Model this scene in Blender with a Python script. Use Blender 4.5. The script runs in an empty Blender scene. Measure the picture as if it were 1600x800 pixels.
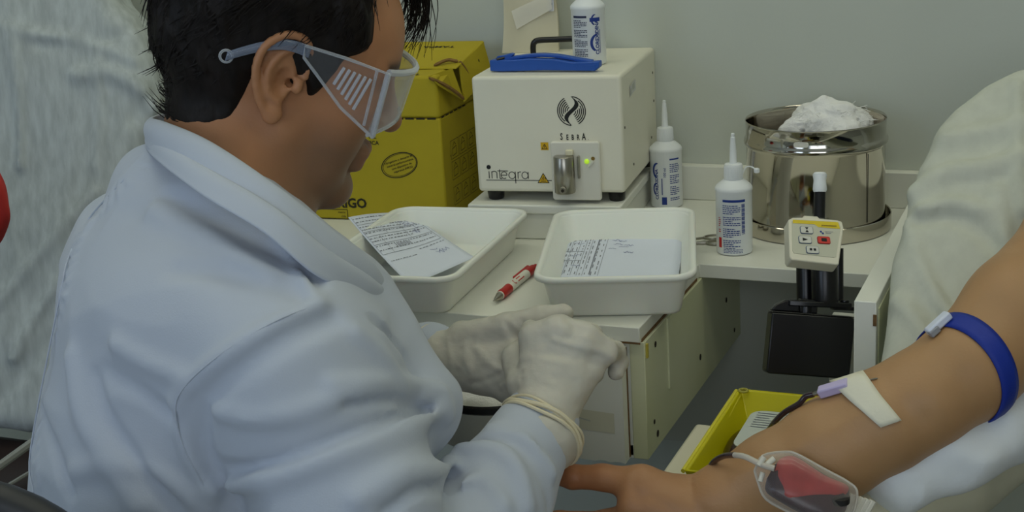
import bpy, bmesh, math, random
import numpy as np
from mathutils import Vector, Matrix

random.seed(7)
rng = np.random.default_rng(7)
SC = bpy.context.scene
COL = SC.collection

# ------------------------------------------------------------------ camera
F_PX = 2200.0                       # focal length for a 1600 x 800 frame
YAW, PITCH, ROLL = (math.radians(a) for a in (23.75, 16.5, 3.6))
CAM = np.array([0.4273, -1.9263, 1.2656])


def cam_axes():
    f = np.array([-math.sin(YAW) * math.cos(PITCH), math.cos(YAW) * math.cos(PITCH), -math.sin(PITCH)])
    r = np.array([math.cos(YAW), math.sin(YAW), 0.0])
    d = np.cross(f, r)
    c, s = math.cos(ROLL), math.sin(ROLL)
    return np.array([c * r + s * d, -s * r + c * d, f])


AX = cam_axes()                     # rows: right, down, forward


def at(x, y, dep):
    """a point of the room that stands 'dep' metres in front of the photographer"""
    return CAM + dep * (AX.T @ np.array([(x - 800) / F_PX, (y - 400) / F_PX, 1.0]))


def dirw(x, y, z):
    v = AX.T @ np.array([x, y, z], float)
    return v / np.linalg.norm(v)


cam_data = bpy.data.cameras.new('camera')
cam_data.sensor_width = 36.0
cam_data.lens = F_PX / 1600.0 * 36.0
cam_data.clip_start = 0.02
cam = bpy.data.objects.new('camera', cam_data)
COL.objects.link(cam)
m = Matrix.Identity(4)
for i in range(3):
    m[i][0] = AX[0][i]; m[i][1] = -AX[1][i]; m[i][2] = -AX[2][i]; m[i][3] = CAM[i]
cam.matrix_world = m
SC.camera = cam

# ------------------------------------------------------------------ world, lights, exposure
w = bpy.data.worlds.new('world'); SC.world = w
w.use_nodes = True
w.node_tree.nodes['Background'].inputs[0].default_value = (0.62, 0.78, 1.0, 1)
w.node_tree.nodes['Background'].inputs[1].default_value = 1.0

SC.view_settings.view_transform = 'Standard'
SC.view_settings.look = 'None'
SC.view_settings.gamma = 1.0
SC.view_settings.use_curve_mapping = False
SC.view_settings.exposure = -0.34
WINDOW_LIGHT = 16.0        # outdoor light from the left rear window; also scales the added right fill
CEILING_LIGHT = 4.3        # emission of the ceiling light panels


def area_light(name, loc, aim, sx, sy, power, color):
    l = bpy.data.lights.new(name, 'AREA')
    l.shape = 'RECTANGLE'; l.size = sx; l.size_y = sy; l.energy = power; l.color = color
    o = bpy.data.objects.new(name, l); COL.objects.link(o)
    o.location = loc
    o.rotation_euler = (Vector(aim) - Vector(loc)).to_track_quat('-Z', 'Y').to_euler()
    return o


area_light('daylight_and_fill', (-1.3, -3.44, 1.70), (-1.2, -0.8, 0.9), 1.7, 1.2, WINDOW_LIGHT, (0.66, 0.80, 1.0))
area_light('daylight_and_fill', (1.0, -3.44, 1.70), (0.6, -0.8, 0.8), 1.5, 1.2, WINDOW_LIGHT * 0.8, (0.92, 0.96, 1.0))  # added unseen source: frontal fill for the recess and the arm


# ------------------------------------------------------------------ materials
def lin(c):
    """sRGB 0-255 -> linear"""
    out = []
    for v in c[:3]:
        v = v / 255.0
        out.append(v / 12.92 if v <= 0.04045 else ((v + 0.055) / 1.055) ** 2.4)
    return tuple(out) + (1.0,)


MATS = {}


def mat(name, c, rough=0.5, metal=0.0, var=0.0, vscale=8.0, bump=0.0, bscale=60.0, spec=0.5, trans=0.0, alpha=1.0,
        sss=0.0, stretch=(1, 1, 1), c2=None, sheen=0.0, emit=0.0, coat=0.0, detail=4.0, ior=1.45):
    if name in MATS:
        return MATS[name]
    M = bpy.data.materials.new(name); M.use_nodes = True
    nt = M.node_tree; N = nt.nodes; L = nt.links
    b = N['Principled BSDF']
    col = lin(c)
    b.inputs['Base Color'].default_value = col
    b.inputs['Roughness'].default_value = rough
    b.inputs['Metallic'].default_value = metal
    b.inputs['Specular IOR Level'].default_value = spec
    b.inputs['Transmission Weight'].default_value = trans
    b.inputs['Alpha'].default_value = alpha
    b.inputs['Coat Weight'].default_value = coat
    b.inputs['IOR'].default_value = ior
    if sheen:
        b.inputs['Sheen Weight'].default_value = sheen
    if sss:
        b.inputs['Subsurface Weight'].default_value = sss
        b.inputs['Subsurface Radius'].default_value = (0.012, 0.005, 0.003)
        b.inputs['Subsurface Scale'].default_value = 0.5
    if emit:
        b.inputs['Emission Color'].default_value = col
        b.inputs['Emission Strength'].default_value = emit
    if var or bump or c2:
        tc = N.new('ShaderNodeTexCoord'); mp = N.new('ShaderNodeMapping')
        mp.inputs['Scale'].default_value = stretch
        L.new(tc.outputs['Object'], mp.inputs['Vector'])
    if var or c2:
        nz = N.new('ShaderNodeTexNoise'); nz.inputs['Scale'].default_value = vscale; nz.inputs['Detail'].default_value = detail
        L.new(mp.outputs[0], nz.inputs['Vector'])
        rp = N.new('ShaderNodeValToRGB')
        rp.color_ramp.elements[0].position = 0.32; rp.color_ramp.elements[1].position = 0.68
        if c2:
            rp.color_ramp.elements[0].color = lin(c2); rp.color_ramp.elements[1].color = col
        else:
            rp.color_ramp.elements[0].color = tuple(v * (1 - var) for v in col[:3]) + (1,)
            rp.color_ramp.elements[1].color = tuple(min(1, v * (1 + var)) for v in col[:3]) + (1,)
        L.new(nz.outputs['Fac'], rp.inputs[0]); L.new(rp.outputs[0], b.inputs['Base Color'])
    if bump:
        n2 = N.new('ShaderNodeTexNoise'); n2.inputs['Scale'].default_value = bscale; n2.inputs['Detail'].default_value = 5
        L.new(mp.outputs[0], n2.inputs['Vector'])
        bp = N.new('ShaderNodeBump'); bp.inputs['Strength'].default_value = bump; bp.inputs['Distance'].default_value = 0.002
        L.new(n2.outputs['Fac'], bp.inputs['Height']); L.new(bp.outputs[0], b.inputs['Normal'])
    MATS[name] = M
    return M


def clear_mat(name, c, alpha, rough=0.05, edge=0.5):
    """thin clear plastic: see-through face on, reflective and denser at grazing angles"""
    if name in MATS:
        return MATS[name]
    M = bpy.data.materials.new(name); M.use_nodes = True
    nt = M.node_tree; N = nt.nodes; L = nt.links
    out = N['Material Output']; b = N['Principled BSDF']
    b.inputs['Base Color'].default_value = lin(c); b.inputs['Roughness'].default_value = rough
    b.inputs['Specular IOR Level'].default_value = 0.8
    t = N.new('ShaderNodeBsdfTransparent'); mx = N.new('ShaderNodeMixShader')
    lw = N.new('ShaderNodeLayerWeight'); lw.inputs['Blend'].default_value = edge      # a sheet reflects more at grazing angles
    ma = N.new('ShaderNodeMath'); ma.operation = 'MULTIPLY_ADD'; ma.inputs[1].default_value = 1 - alpha; ma.inputs[2].default_value = alpha
    ma.use_clamp = True
    L.new(lw.outputs['Facing'], ma.inputs[0]); L.new(ma.outputs[0], mx.inputs[0])
    L.new(t.outputs[0], mx.inputs[1]); L.new(b.outputs[0], mx.inputs[2]); L.new(mx.outputs[0], out.inputs[0])
    MATS[name] = M
    return M


# ------------------------------------------------------------------ object helpers
def tag(o, label=None, cat=None, group=None, kind=None):
    if label: o['label'] = label
    if cat: o['category'] = cat
    if group: o['group'] = group
    if kind: o['kind'] = kind
    return o


def thing(name, label, cat, loc=(0, 0, 0), rz=0.0, group=None, rot=None):
    o = bpy.data.objects.new(name, None); COL.objects.link(o)
    o.empty_display_size = 0.02
    o.location = loc
    o.rotation_euler = rot if rot is not None else (0, 0, rz)
    return tag(o, label, cat, group)


def put(name, verts, faces, mt, parent=None, smooth=False, label=None):
    me = bpy.data.meshes.new(name)
    me.from_pydata([tuple(map(float, v)) for v in verts], [], faces)
    me.validate(); me.update()
    if smooth:
        me.polygons.foreach_set('use_smooth', [True] * len(me.polygons))
    o = bpy.data.objects.new(name, me); COL.objects.link(o)
    if mt: me.materials.append(mt)
    if parent: o.parent = parent
    if label: o['label'] = label
    return o


class MB:
    """collects shapes of ONE part"""
    def __init__(self): self.v = []; self.f = []

    def add(self, vs, fs):
        n = len(self.v); self.v += [tuple(map(float, p)) for p in vs]; self.f += [tuple(i + n for i in f) for f in fs]; return self

    def box(self, x0, x1, y0, y1, z0, z1):
        vs = [(x, y, z) for z in (z0, z1) for y in (y0, y1) for x in (x0, x1)]
        return self.add(vs, [(0, 2, 3, 1), (4, 5, 7, 6), (0, 1, 5, 4), (2, 6, 7, 3), (0, 4, 6, 2), (1, 3, 7, 5)])

    def obox(self, c, ux, uy, uz, sx, sy, sz):
        c = np.asarray(c, float); vs = []
        for k in (-.5, .5):
            for j in (-.5, .5):
                for i in (-.5, .5):
                    vs.append(c + np.asarray(ux) * sx * i + np.asarray(uy) * sy * j + np.asarray(uz) * sz * k)
        return self.add(vs, [(0, 2, 3, 1), (4, 5, 7, 6), (0, 1, 5, 4), (2, 6, 7, 3), (0, 4, 6, 2), (1, 3, 7, 5)])

    def prism(self, outline, z0, z1, f=None):
        """outline (x,y) counter-clockwise, extruded z0..z1; f maps (x,y,z)->3D"""
        n = len(outline)
        vs = [(x, y, z0) for x, y in outline] + [(x, y, z1) for x, y in outline]
        if f: vs = [f(*p) for p in vs]
        fs = [tuple(range(n - 1, -1, -1)), tuple(range(n, 2 * n))] + [(i, (i + 1) % n, n + (i + 1) % n, n + i) for i in range(n)]
        return self.add(vs, fs)

    def lathe(self, prof, n=32, c=(0, 0, 0), cap=True):
        vs = []; fs = []
        for r, z in prof:
            for k in range(n):
                a = 2 * math.pi * k / n
                vs.append((c[0] + r * math.cos(a), c[1] + r * math.sin(a), c[2] + z))
        for i in range(len(prof) - 1):
            for k in range(n):
                k2 = (k + 1) % n
                fs.append((i * n + k, i * n + k2, (i + 1) * n + k2, (i + 1) * n + k))
        if cap:
            fs.append(tuple(range(n - 1, -1, -1))); fs.append(tuple(range((len(prof) - 1) * n, len(prof) * n)))
        return self.add(vs, fs)

    def tube(self, pts, r, n=8, cap=True, flat=None):
        pts = [np.asarray(p, float) for p in pts]
        rs = r if isinstance(r, (list, tuple, np.ndarray)) else [r] * len(pts)
        vs = []; fs = []; prev = None
        for i, p in enumerate(pts):
            t = pts[min(i + 1, len(pts) - 1)] - pts[max(i - 1, 0)]
            t = t / (np.linalg.norm(t) + 1e-12)
            if prev is None:
                u = np.cross(t, (0, 0, 1.0))
                if np.linalg.norm(u) < 1e-3: u = np.cross(t, (1.0, 0, 0))
            else:
                u = prev - t * np.dot(prev, t)
            u /= np.linalg.norm(u) + 1e-12; prev = u
            v = np.cross(t, u)
            for k in range(n):
                a = 2 * math.pi * k / n
                vs.append(p + (u * math.cos(a) + v * math.sin(a)) * rs[i])
        for i in range(len(pts) - 1):
            for k in range(n):
                k2 = (k + 1) % n
                fs.append((i * n + k, i * n + k2, (i + 1) * n + k2, (i + 1) * n + k))
        if cap:
            fs.append(tuple(range(n - 1, -1, -1))); fs.append(tuple(range((len(pts) - 1) * n, len(pts) * n)))
        return self.add(vs, fs)

    def build(self, name, mt, parent=None, smooth=False, bevel=0.0, seg=2, label=None, angle=40):
        o = put(name, self.v, self.f, mt, parent, False, label)
        if bevel:
            b = o.modifiers.new('bevel', 'BEVEL'); b.width = bevel; b.segments = seg; b.limit_method = 'ANGLE'; b.angle_limit = math.radians(angle)
            b.harden_normals = False
        if smooth or bevel:
            me = o.data
            me.polygons.foreach_set('use_smooth', [True] * len(me.polygons))
            try:
                me.set_sharp_from_angle(angle=math.radians(angle))
            except Exception:
                pass
        return o


def spline(ctrl, n=12):
    """Catmull-Rom through control points"""
    P = [np.asarray(p, float) for p in ctrl]
    P = [2 * P[0] - P[1]] + P + [2 * P[-1] - P[-2]]
    out = []
    for i in range(1, len(P) - 2):
        for k in range(n):
            t = k / n
            a, b, c, d = P[i - 1], P[i], P[i + 1], P[i + 2]
            out.append(0.5 * ((2 * b) + (c - a) * t + (2 * a - 5 * b + 4 * c - d) * t * t + (3 * b - a - 3 * c + d) * t ** 3))
    out.append(P[-2])
    return out


def rrect(w, h, r, n=5):
    pts = []
    for cx, cy, a0 in ((w / 2 - r, h / 2 - r, 0), (-w / 2 + r, h / 2 - r, 90), (-w / 2 + r, -h / 2 + r, 180), (w / 2 - r, -h / 2 + r, 270)):
        for k in range(n + 1):
            a = math.radians(a0 + 90 * k / n)
            pts.append((cx + r * math.cos(a), cy + r * math.sin(a)))
    return pts


def ellipse(cx, cy, a, b, n=32, rot=0.0):
    out = []
    for k in range(n):
        t = 2 * math.pi * k / n
        x, y = a * math.cos(t), b * math.sin(t)
        out.append((cx + x * math.cos(rot) - y * math.sin(rot), cy + x * math.sin(rot) + y * math.cos(rot)))
    return out


class Flat:
    """flat print: 2D polygons gathered, then laid on a face"""
    def __init__(self): self.v = []; self.f = []

    def poly(self, pts):
        n = len(self.v); self.v += [tuple(p) for p in pts]; self.f.append(tuple(range(n, n + len(pts)))); return self

    def rect(self, x0, y0, x1, y1): return self.poly([(x0, y0), (x1, y0), (x1, y1), (x0, y1)])

    def line(self, pts, wd, closed=False):
        P = [np.asarray(p, float) for p in pts]
        if closed: P = P + [P[0]]
        for a, b in zip(P[:-1], P[1:]):
            d = b - a; l = np.linalg.norm(d)
            if l < 1e-9: continue
            nrm = np.array([-d[1], d[0]]) / l * wd / 2
            self.poly([a - nrm, b - nrm, b + nrm, a + nrm])
        return self

    def text(self, s, x, y, size, rot=0.0, sx=1.0, bold=0.0, align='LEFT'):
        cu = bpy.data.curves.new('t', 'FONT'); cu.body = s; cu.size = size; cu.offset = bold; cu.align_x = align
        cu.resolution_u = 2; cu.fill_mode = 'FRONT'
        ob = bpy.data.objects.new('t', cu)
        me = bpy.data.meshes.new_from_object(ob)
        c, sn = math.cos(rot), math.sin(rot); n = len(self.v)
        for v in me.vertices:
            px, py = v.co.x * sx, v.co.y
            self.v.append((x + px * c - py * sn, y + px * sn + py * c))
        for p in me.polygons: self.f.append(tuple(i + n for i in p.vertices))
        bpy.data.meshes.remove(me); bpy.data.objects.remove(ob); bpy.data.curves.remove(cu)
        return self

    def lay(self, name, mt, parent, fn, label=None):
        o = put(name, [fn(*p) for p in self.v], self.f, mt, parent, False, label)
        if len(self.f) > 3: o['kind'] = 'stuff'          # fine print, too small to pick apart
        return o


# ------------------------------------------------------------------ signed-distance bodies -> one continuous mesh
def cone(a, b, ra, rb):
    a = np.asarray(a, float); b = np.asarray(b, float); ba = b - a; l2 = float(ba @ ba) + 1e-12

    def ev(p):
        q = p - a
        h = np.minimum(np.maximum((q @ ba) / l2, 0), 1)
        q -= h[:, None] * ba
        return np.sqrt(np.einsum('ij,ij->i', q, q)) - (ra + (rb - ra) * h)
    return ev, (a + b) / 2, math.sqrt(l2) / 2 + max(ra, rb)


def ball(c, r): return cone(c, np.asarray(c, float) + 1e-6, r, r)


def ell(c, R, rad):
    c = np.asarray(c, float); R = np.asarray(R, float); rad = np.asarray(rad, float)

    def ev(p):
        q = (p - c) @ R.T
        k0 = np.linalg.norm(q / rad, axis=1); k1 = np.linalg.norm(q / rad ** 2, axis=1) + 1e-9
        return np.where(k0 < 1e-4, -rad.min(), k0 * (k0 - 1.0) / k1)
    return ev, c, rad.max()


def poly_dist(p, pts):
    """distance to a 3D polyline"""
    best = None
    for a, b in zip(pts[:-1], pts[1:]):
        ba = b - a; l2 = float(ba @ ba) + 1e-12
        q = p - a; h = np.minimum(np.maximum((q @ ba) / l2, 0), 1)
        q -= h[:, None] * ba
        d = np.einsum('ij,ij->i', q, q)
        best = d if best is None else np.minimum(best, d)
    return np.sqrt(best)


class Body:
    def __init__(self): self.ops = []

    def u(self, prim, k=0.015): self.ops.append(('u', prim, k)); return self
    def s(self, prim, k=0.004): self.ops.append(('s', prim, k)); return self

    def fold(self, pts, width, amp):
        pts = [np.asarray(p, float) for p in pts]
        c = sum(pts) / len(pts); r = max(np.linalg.norm(p - c) for p in pts) + 3 * width
        self.ops.append(('f', ((pts, width, amp), c, r), 0.0)); return self

    def fn(self, func): self.ops.append(('g', (func, np.zeros(3), 1e3), 0.0)); return self

    def ev(self, p, idx=None):
        d = np.full(len(p), 1.0)
        for i, (op, prim, k) in enumerate(self.ops):
            if idx is not None and not idx[i]: continue
            if op == 'u':
                e = prim[0](p); h = np.minimum(np.maximum(0.5 + 0.5 * (d - e) / k, 0), 1)
                d = d * (1 - h) + e * h - k * h * (1 - h)
            elif op == 's':
                e = -prim[0](p); h = np.clip(0.5 - 0.5 * (d - e) / k, 0, 1)
                d = d * (1 - h) + e * h + k * h * (1 - h)
            elif op == 'f':
                pts, wd, amp = prim[0]
                d = d - amp * np.exp(-(poly_dist(p, pts) / wd) ** 2)
            else:
                d = prim[0](p, d)
        return d

    def trace(self, x, y, near=0.7):
        """the surface point met by the sight line through a picture point"""
        o = CAM; dv = AX.T @ np.array([(x - 800) / F_PX, (y - 400) / F_PX, 1.0]); dv /= np.linalg.norm(dv)
        t = near
        for _ in range(80):
            e = float(self.ev((o + dv * t)[None])[0])
            if e < 5e-4: break
            t += e * 0.8
            if t > 4: return None
        return o + dv * t

    def normal(self, p):
        e = 1e-3
        q = np.array([p + np.eye(3)[i] * s * e for i in range(3) for s in (1, -1)])
        d = self.ev(q); g = np.array([d[0] - d[1], d[2] - d[3], d[4] - d[5]])
        return g / (np.linalg.norm(g) + 1e-12)

    def mesh(self, lo, hi, h, fine=None, coarse=None):
        """fine=(lo, hi): cells of size h inside those ranges, of size 'coarse' outside; ONE continuous mesh"""
        lo = np.asarray(lo, float); hi = np.asarray(hi, float); B = 8
        axes = []
        for a in range(3):
            if fine is None:
                k = int(math.ceil((hi[a] - lo[a]) / (h * B))) * B
                axes.append(lo[a] + np.arange(k + 1) * h)
            else:
                seg = [lo[a]]
                while seg[-1] < hi[a] or (len(seg) - 1) % B:
                    seg.append(seg[-1] + (h if fine[0][a] <= seg[-1] < fine[1][a] else coarse))
                axes.append(np.array(seg))
        n = [len(a) for a in axes]; nb = [(k - 1) // B for k in n]
        D = np.full(tuple(n), 1.0, np.float32)
        g = np.stack(np.meshgrid(*[np.arange(k) for k in nb], indexing='ij'), -1).reshape(-1, 3)
        b0 = np.stack([axes[a][g[:, a] * B] for a in range(3)], 1); b1 = np.stack([axes[a][g[:, a] * B + B] for a in range(3)], 1)
        cen = (b0 + b1) / 2; hds = np.linalg.norm(b1 - b0, axis=1) / 2
        act = np.zeros((len(g), len(self.ops)), bool)
        for i, (op, prim, k) in enumerate(self.ops):
            act[:, i] = np.linalg.norm(cen - prim[1], axis=1) < prim[2] + hds + k + 0.02
        un = np.array([op == 'u' for op, _, _ in self.ops])
        for bi in np.nonzero(act[:, un].any(1))[0]:
            a = act[bi]; hd = hds[bi]
            dc = float(self.ev(cen[bi][None], a)[0])
            i, j, k = g[bi] * B
            if abs(dc) > hd * 1.3 + 0.005:
                D[i:i + B + 1, j:j + B + 1, k:k + B + 1] = 1.0 if dc > 0 else -1.0
                continue
            P = np.empty((B + 1, B + 1, B + 1, 3))
            P[..., 0] = axes[0][i:i + B + 1][:, None, None]; P[..., 1] = axes[1][j:j + B + 1][None, :, None]; P[..., 2] = axes[2][k:k + B + 1][None, None, :]
            D[i:i + B + 1, j:j + B + 1, k:k + B + 1] = self.ev(P.reshape(-1, 3), a).reshape(B + 1, B + 1, B + 1)
        return surface_nets(D, axes)


def surface_nets(D, axes):
    S = D < 0
    any_ = np.zeros(tuple(k - 1 for k in D.shape), bool); all_ = np.ones_like(any_)
    sl = lambda d, k: slice(d, k - 1 + d)
    for dx in (0, 1):
        for dy in (0, 1):
            for dz in (0, 1):
                c = S[sl(dx, D.shape[0]), sl(dy, D.shape[1]), sl(dz, D.shape[2])]
                any_ |= c; all_ &= c
    ids = np.stack(np.nonzero(any_ & ~all_), 1)
    acc = np.zeros((len(ids), 3)); cnt = np.zeros(len(ids))
    for ax in range(3):
        o1, o2 = [a for a in range(3) if a != ax]
        for da in (0, 1):
            for db in (0, 1):
                p = ids.copy(); p[:, o1] += da; p[:, o2] += db
                q = p.copy(); q[:, ax] += 1
                d0 = D[tuple(p.T)]; d1 = D[tuple(q.T)]; c = (d0 < 0) != (d1 < 0)
                t = np.where(c, d0 / np.where(c, d0 - d1, 1), 0)
                acc[:, ax] += t; acc[:, o1] += c * da; acc[:, o2] += c * db; cnt += c
    vid = np.full(any_.shape, -1, np.int32); vid[tuple(ids.T)] = np.arange(len(ids))
    fr_ = acc / cnt[:, None]
    V = np.stack([axes[a][ids[:, a]] + (axes[a][ids[:, a] + 1] - axes[a][ids[:, a]]) * fr_[:, a] for a in range(3)], 1)
    quads = []
    for ax in range(3):
        o1, o2 = [(1, 2), (2, 0), (0, 1)][ax]
        p = ids[(ids[:, o1] > 0) & (ids[:, o2] > 0)]
        q = p.copy(); q[:, ax] += 1
        a = S[tuple(p.T)]; b = S[tuple(q.T)]; e = a != b
        p = p[e]; flip = a[e]
        qd = []
        for e1, e2 in ((1, 1), (0, 1), (0, 0), (1, 0)):
            c = p.copy(); c[:, o1] -= e1; c[:, o2] -= e2
            qd.append(vid[tuple(c.T)])
        qd = np.stack(qd, 1)
        qd[~flip] = qd[~flip][:, ::-1]
        quads.append(qd[(qd >= 0).all(1)])
    return V, np.concatenate(quads)


def put_body(name, VQ, mt, parent, origin, tint=None, label=None):
    V, Q = VQ
    me = bpy.data.meshes.new(name)
    me.vertices.add(len(V)); me.vertices.foreach_set('co', (V - np.asarray(origin)).astype(np.float32).ravel())
    me.loops.add(Q.size); me.loops.foreach_set('vertex_index', Q.astype(np.int32).ravel())
    me.polygons.add(len(Q)); me.polygons.foreach_set('loop_start', np.arange(0, Q.size, 4, dtype=np.int32))
    me.update(calc_edges=True); me.validate()
    me.polygons.foreach_set('use_smooth', [True] * len(me.polygons))
    if tint is not None:
        at_ = me.color_attributes.new('tint', 'FLOAT_COLOR', 'POINT')
        at_.data.foreach_set('color', np.concatenate([tint, np.ones((len(V), 1))], 1).astype(np.float32).ravel())
    o = bpy.data.objects.new(name, me); COL.objects.link(o)
    me.materials.append(mt)
    if parent: o.parent = parent
    if label: o['label'] = label
    return o


LATTICE = np.random.default_rng(11).random((32, 32, 32)).ravel() - 0.5


def vnoise(p, scale, seed=0):
    """smooth value noise for cloth and hair relief"""
    q = p * scale + seed * 17.31
    i = np.floor(q); f = q - i; f = f * f * (3 - 2 * f)
    i = i.astype(np.int64)
    x0 = (i[:, 0] & 31) * 1024; x1 = ((i[:, 0] + 1) & 31) * 1024
    y0 = (i[:, 1] & 31) * 32; y1 = ((i[:, 1] + 1) & 31) * 32
    z0 = i[:, 2] & 31; z1 = (i[:, 2] + 1) & 31
    fx, fy, fz = f[:, 0], f[:, 1], f[:, 2]; T = LATTICE
    a = T[x0 + y0 + z0]; a = a + (T[x0 + y0 + z1] - a) * fz
    b = T[x0 + y1 + z0]; b = b + (T[x0 + y1 + z1] - b) * fz
    c = T[x1 + y0 + z0]; c = c + (T[x1 + y0 + z1] - c) * fz
    e = T[x1 + y1 + z0]; e = e + (T[x1 + y1 + z1] - e) * fz
    a = a + (b - a) * fy; c = c + (e - c) * fy
    return (a + (c - a) * fx) * 2

# ------------------------------------------------------------------ the room
m_wall = mat('painted_wall', (196, 201, 191), 0.6, var=0.03, vscale=3, bump=0.08, bscale=220)
m_ceil = mat('ceiling_paint', (225, 225, 220), 0.8)
m_floor = mat('grey_floor', (142, 146, 142), 0.35, var=0.06, vscale=14)
m_white = mat('white_laminate', (230, 231, 221), 0.38, var=0.035, vscale=7, bump=0.03, bscale=40)
m_side = mat('yellowed_shade_laminate', (220, 222, 192), 0.42, c2=(208, 211, 168), vscale=5)
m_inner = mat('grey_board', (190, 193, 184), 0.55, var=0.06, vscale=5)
m_brown = mat('swollen_chipboard', (112, 84, 52), 0.9, var=0.3, vscale=90, bump=0.4, bscale=150)
m_dark = mat('dark_hole', (42, 36, 26), 0.8)
m_black = mat('black_plastic', (20, 20, 22), 0.28, bump=0.02, bscale=300)
m_steel = mat('polished_steel', (196, 190, 178), 0.09, metal=1.0, var=0.02, vscale=30)
m_steel2 = mat('brushed_steel', (168, 164, 152), 0.28, metal=1.0)
m_ink = mat('black_ink', (26, 26, 26), 0.6)
m_blueink = mat('blue_ink', (34, 60, 140), 0.5)
m_pen_ink = mat('handwriting_ink', (120, 126, 170), 0.7)
m_paper = mat('white_paper', (220, 227, 242), 0.75, var=0.01, vscale=20)

X0, X1, Y0, ZC = -2.4, 2.4, -3.5, 2.6
tag(MB().box(X0, X1, Y0, 0.0, -0.05, 0.0).build('floor', m_floor), 'grey smooth clinic floor', kind='structure')
tag(MB().box(X0, X1, Y0, 0.0, ZC, ZC + 0.05).build('ceiling', m_ceil), 'plain white ceiling with light panels', kind='structure')
tag(MB().box(X0, X1, 0.0, 0.08, 0, ZC).build('wall_back', m_wall), 'pale grey painted wall behind the worktop', kind='structure')
tag(MB().box(X0 - .08, X0, Y0, 0.0, 0, ZC).build('wall_left', m_wall), 'pale grey side wall of the room', kind='structure')
tag(MB().box(X1, X1 + .08, Y0, 0.0, 0, ZC).build('wall_right', m_wall), 'pale grey wall beyond the draped recliner', kind='structure')
wf = MB().box(X0, X1, Y0 - .08, Y0, 0, 1.05).box(X0, X1, Y0 - .08, Y0, 2.35, ZC)
wf.box(X0, -2.2, Y0 - .08, Y0, 1.05, 2.35).box(-0.4, 0.1, Y0 - .08, Y0, 1.05, 2.35).box(1.9, X1, Y0 - .08, Y0, 1.05, 2.35)
tag(wf.build('wall_front', m_wall), 'wall with the window behind the viewer', kind='structure')
for wname, wx, wlab in (('window_1', -1.3, 'white framed window behind the viewer, left one'), ('fill_window', 1.0, 'added white framed window behind the viewer, for frontal fill light')):  # the right one is added to let in frontal fill light
    wn = thing(wname, wlab, None, (wx, Y0 - .04, 1.05)); wn['kind'] = 'structure'
    wfm = MB()
    for a in (-.9, .88): wfm.box(a, a + .02, -.03, .03, 0, 1.3)
    for a in (0, 1.28): wfm.box(-.9, .9, -.03, .03, a, a + .02)
    wfm.box(-.015, .015, -.025, .025, 0.02, 1.28)
    wfm.build('window_frame', m_ceil, wn, bevel=.003)
    for s in (-1, 1):
        MB().box(min(s * .02, s * .88), max(s * .02, s * .88), -.004, .004, .02, 1.28).build('pane', clear_mat('window_glass', (230, 240, 245), 0.06), wn)
MB().box(X0, X1, -.012, 0, 0, .09).build('baseboard_back', m_inner)['kind'] = 'structure'

m_lamp = mat('lamp_diffuser', (252, 252, 228), 0.6, emit=CEILING_LIGHT)
for n, (lx, ly) in enumerate(((-0.55, -1.25), (0.85, -1.25), (-0.55, -0.42), (0.85, -0.42))):
    t = thing('ceiling_light', 'long ceiling light panel ' + ['over the seated worker', 'over the donor recliner', 'over the yellow box', 'over the steel drum', 'nearest the window, left row', 'nearest the window, right row'][n],
              'ceiling light', (lx, ly, ZC), group='ceiling light panels')
    MB().box(-.62, .62, -.16, .16, -.05, 0).build('housing', m_ceil, t, bevel=.006)
    MB().box(-.59, .59, -.13, .13, -.056, -.0505).build('diffuser', m_lamp, t)

# ------------------------------------------------------------------ worktop and cabinets
ZD = 0.75
wt = thing('worktop', 'white laminate L-shaped worktop with worn edges', 'worktop', (0, 0, 0))
MB().prism([(-.66, -.558), (-.030, -.558), (-.030, -.318), (.1995, -.318), (.1995, -.0005), (-.66, -.0005)], ZD - .018, ZD).build('board', m_white, wt, bevel=.0012)
# swollen, unpainted edge under the right end of the top
MB().box(-.0312, -.0292, -.552, -.33, ZD - .0192, ZD - .0148).build('bare_edge', m_brown, wt, label='brown swollen chipboard edge')
MB().box(-.075, -.0295, -.5586, -.5575, ZD - .0192, ZD - .0172).build('bare_edge', m_brown, wt, label='brown swollen chipboard edge')

bk = tag(MB().box(-.16, .1995, -.018, -.0006, ZD + .0003, .80).build('back_ledge', m_white, bevel=.001), 'low white upstand board along the wall behind drum and bottles', 'upstand board')
rp = thing('end_panel', 'tall white end panel between the worktop and the right recliner', 'panel', (.2, 0, 0))
MB().box(0, .022, -.565, -.0006, .30, .80).build('board', m_white, rp, bevel=.001)
MB().box(.0222, .0235, -.555, -.01, .32, .79).build('shade_toned_face', m_side, rp)  # beige colour carries the shade on the panel's right side
for z in (.775, .70, .685, .62, .56):
    MB().box(.019, .0226, -.5662, -.5652, z, z + .012).build('edge_chip', m_brown, rp)
rp2 = tag(MB().box(.150, .1985, -.43, -.405, .0, .731).build('support_post', m_white, bevel=.002), 'white upright post under the shelf behind the black box', 'post')

cb = thing('drawer_cabinet', 'white drawer cabinet hanging under the left worktop', 'cabinet', (0, 0, 0))
zb = .592
MB().box(-.0435, -.0265, -.553, -.13, zb, ZD - .0185).build('side_panel', m_side, cb, bevel=.0008)
MB().box(-.062, -.0435, -.5535, -.5337, zb + .001, ZD - .0185).build('front_stile', m_white, cb)
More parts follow.
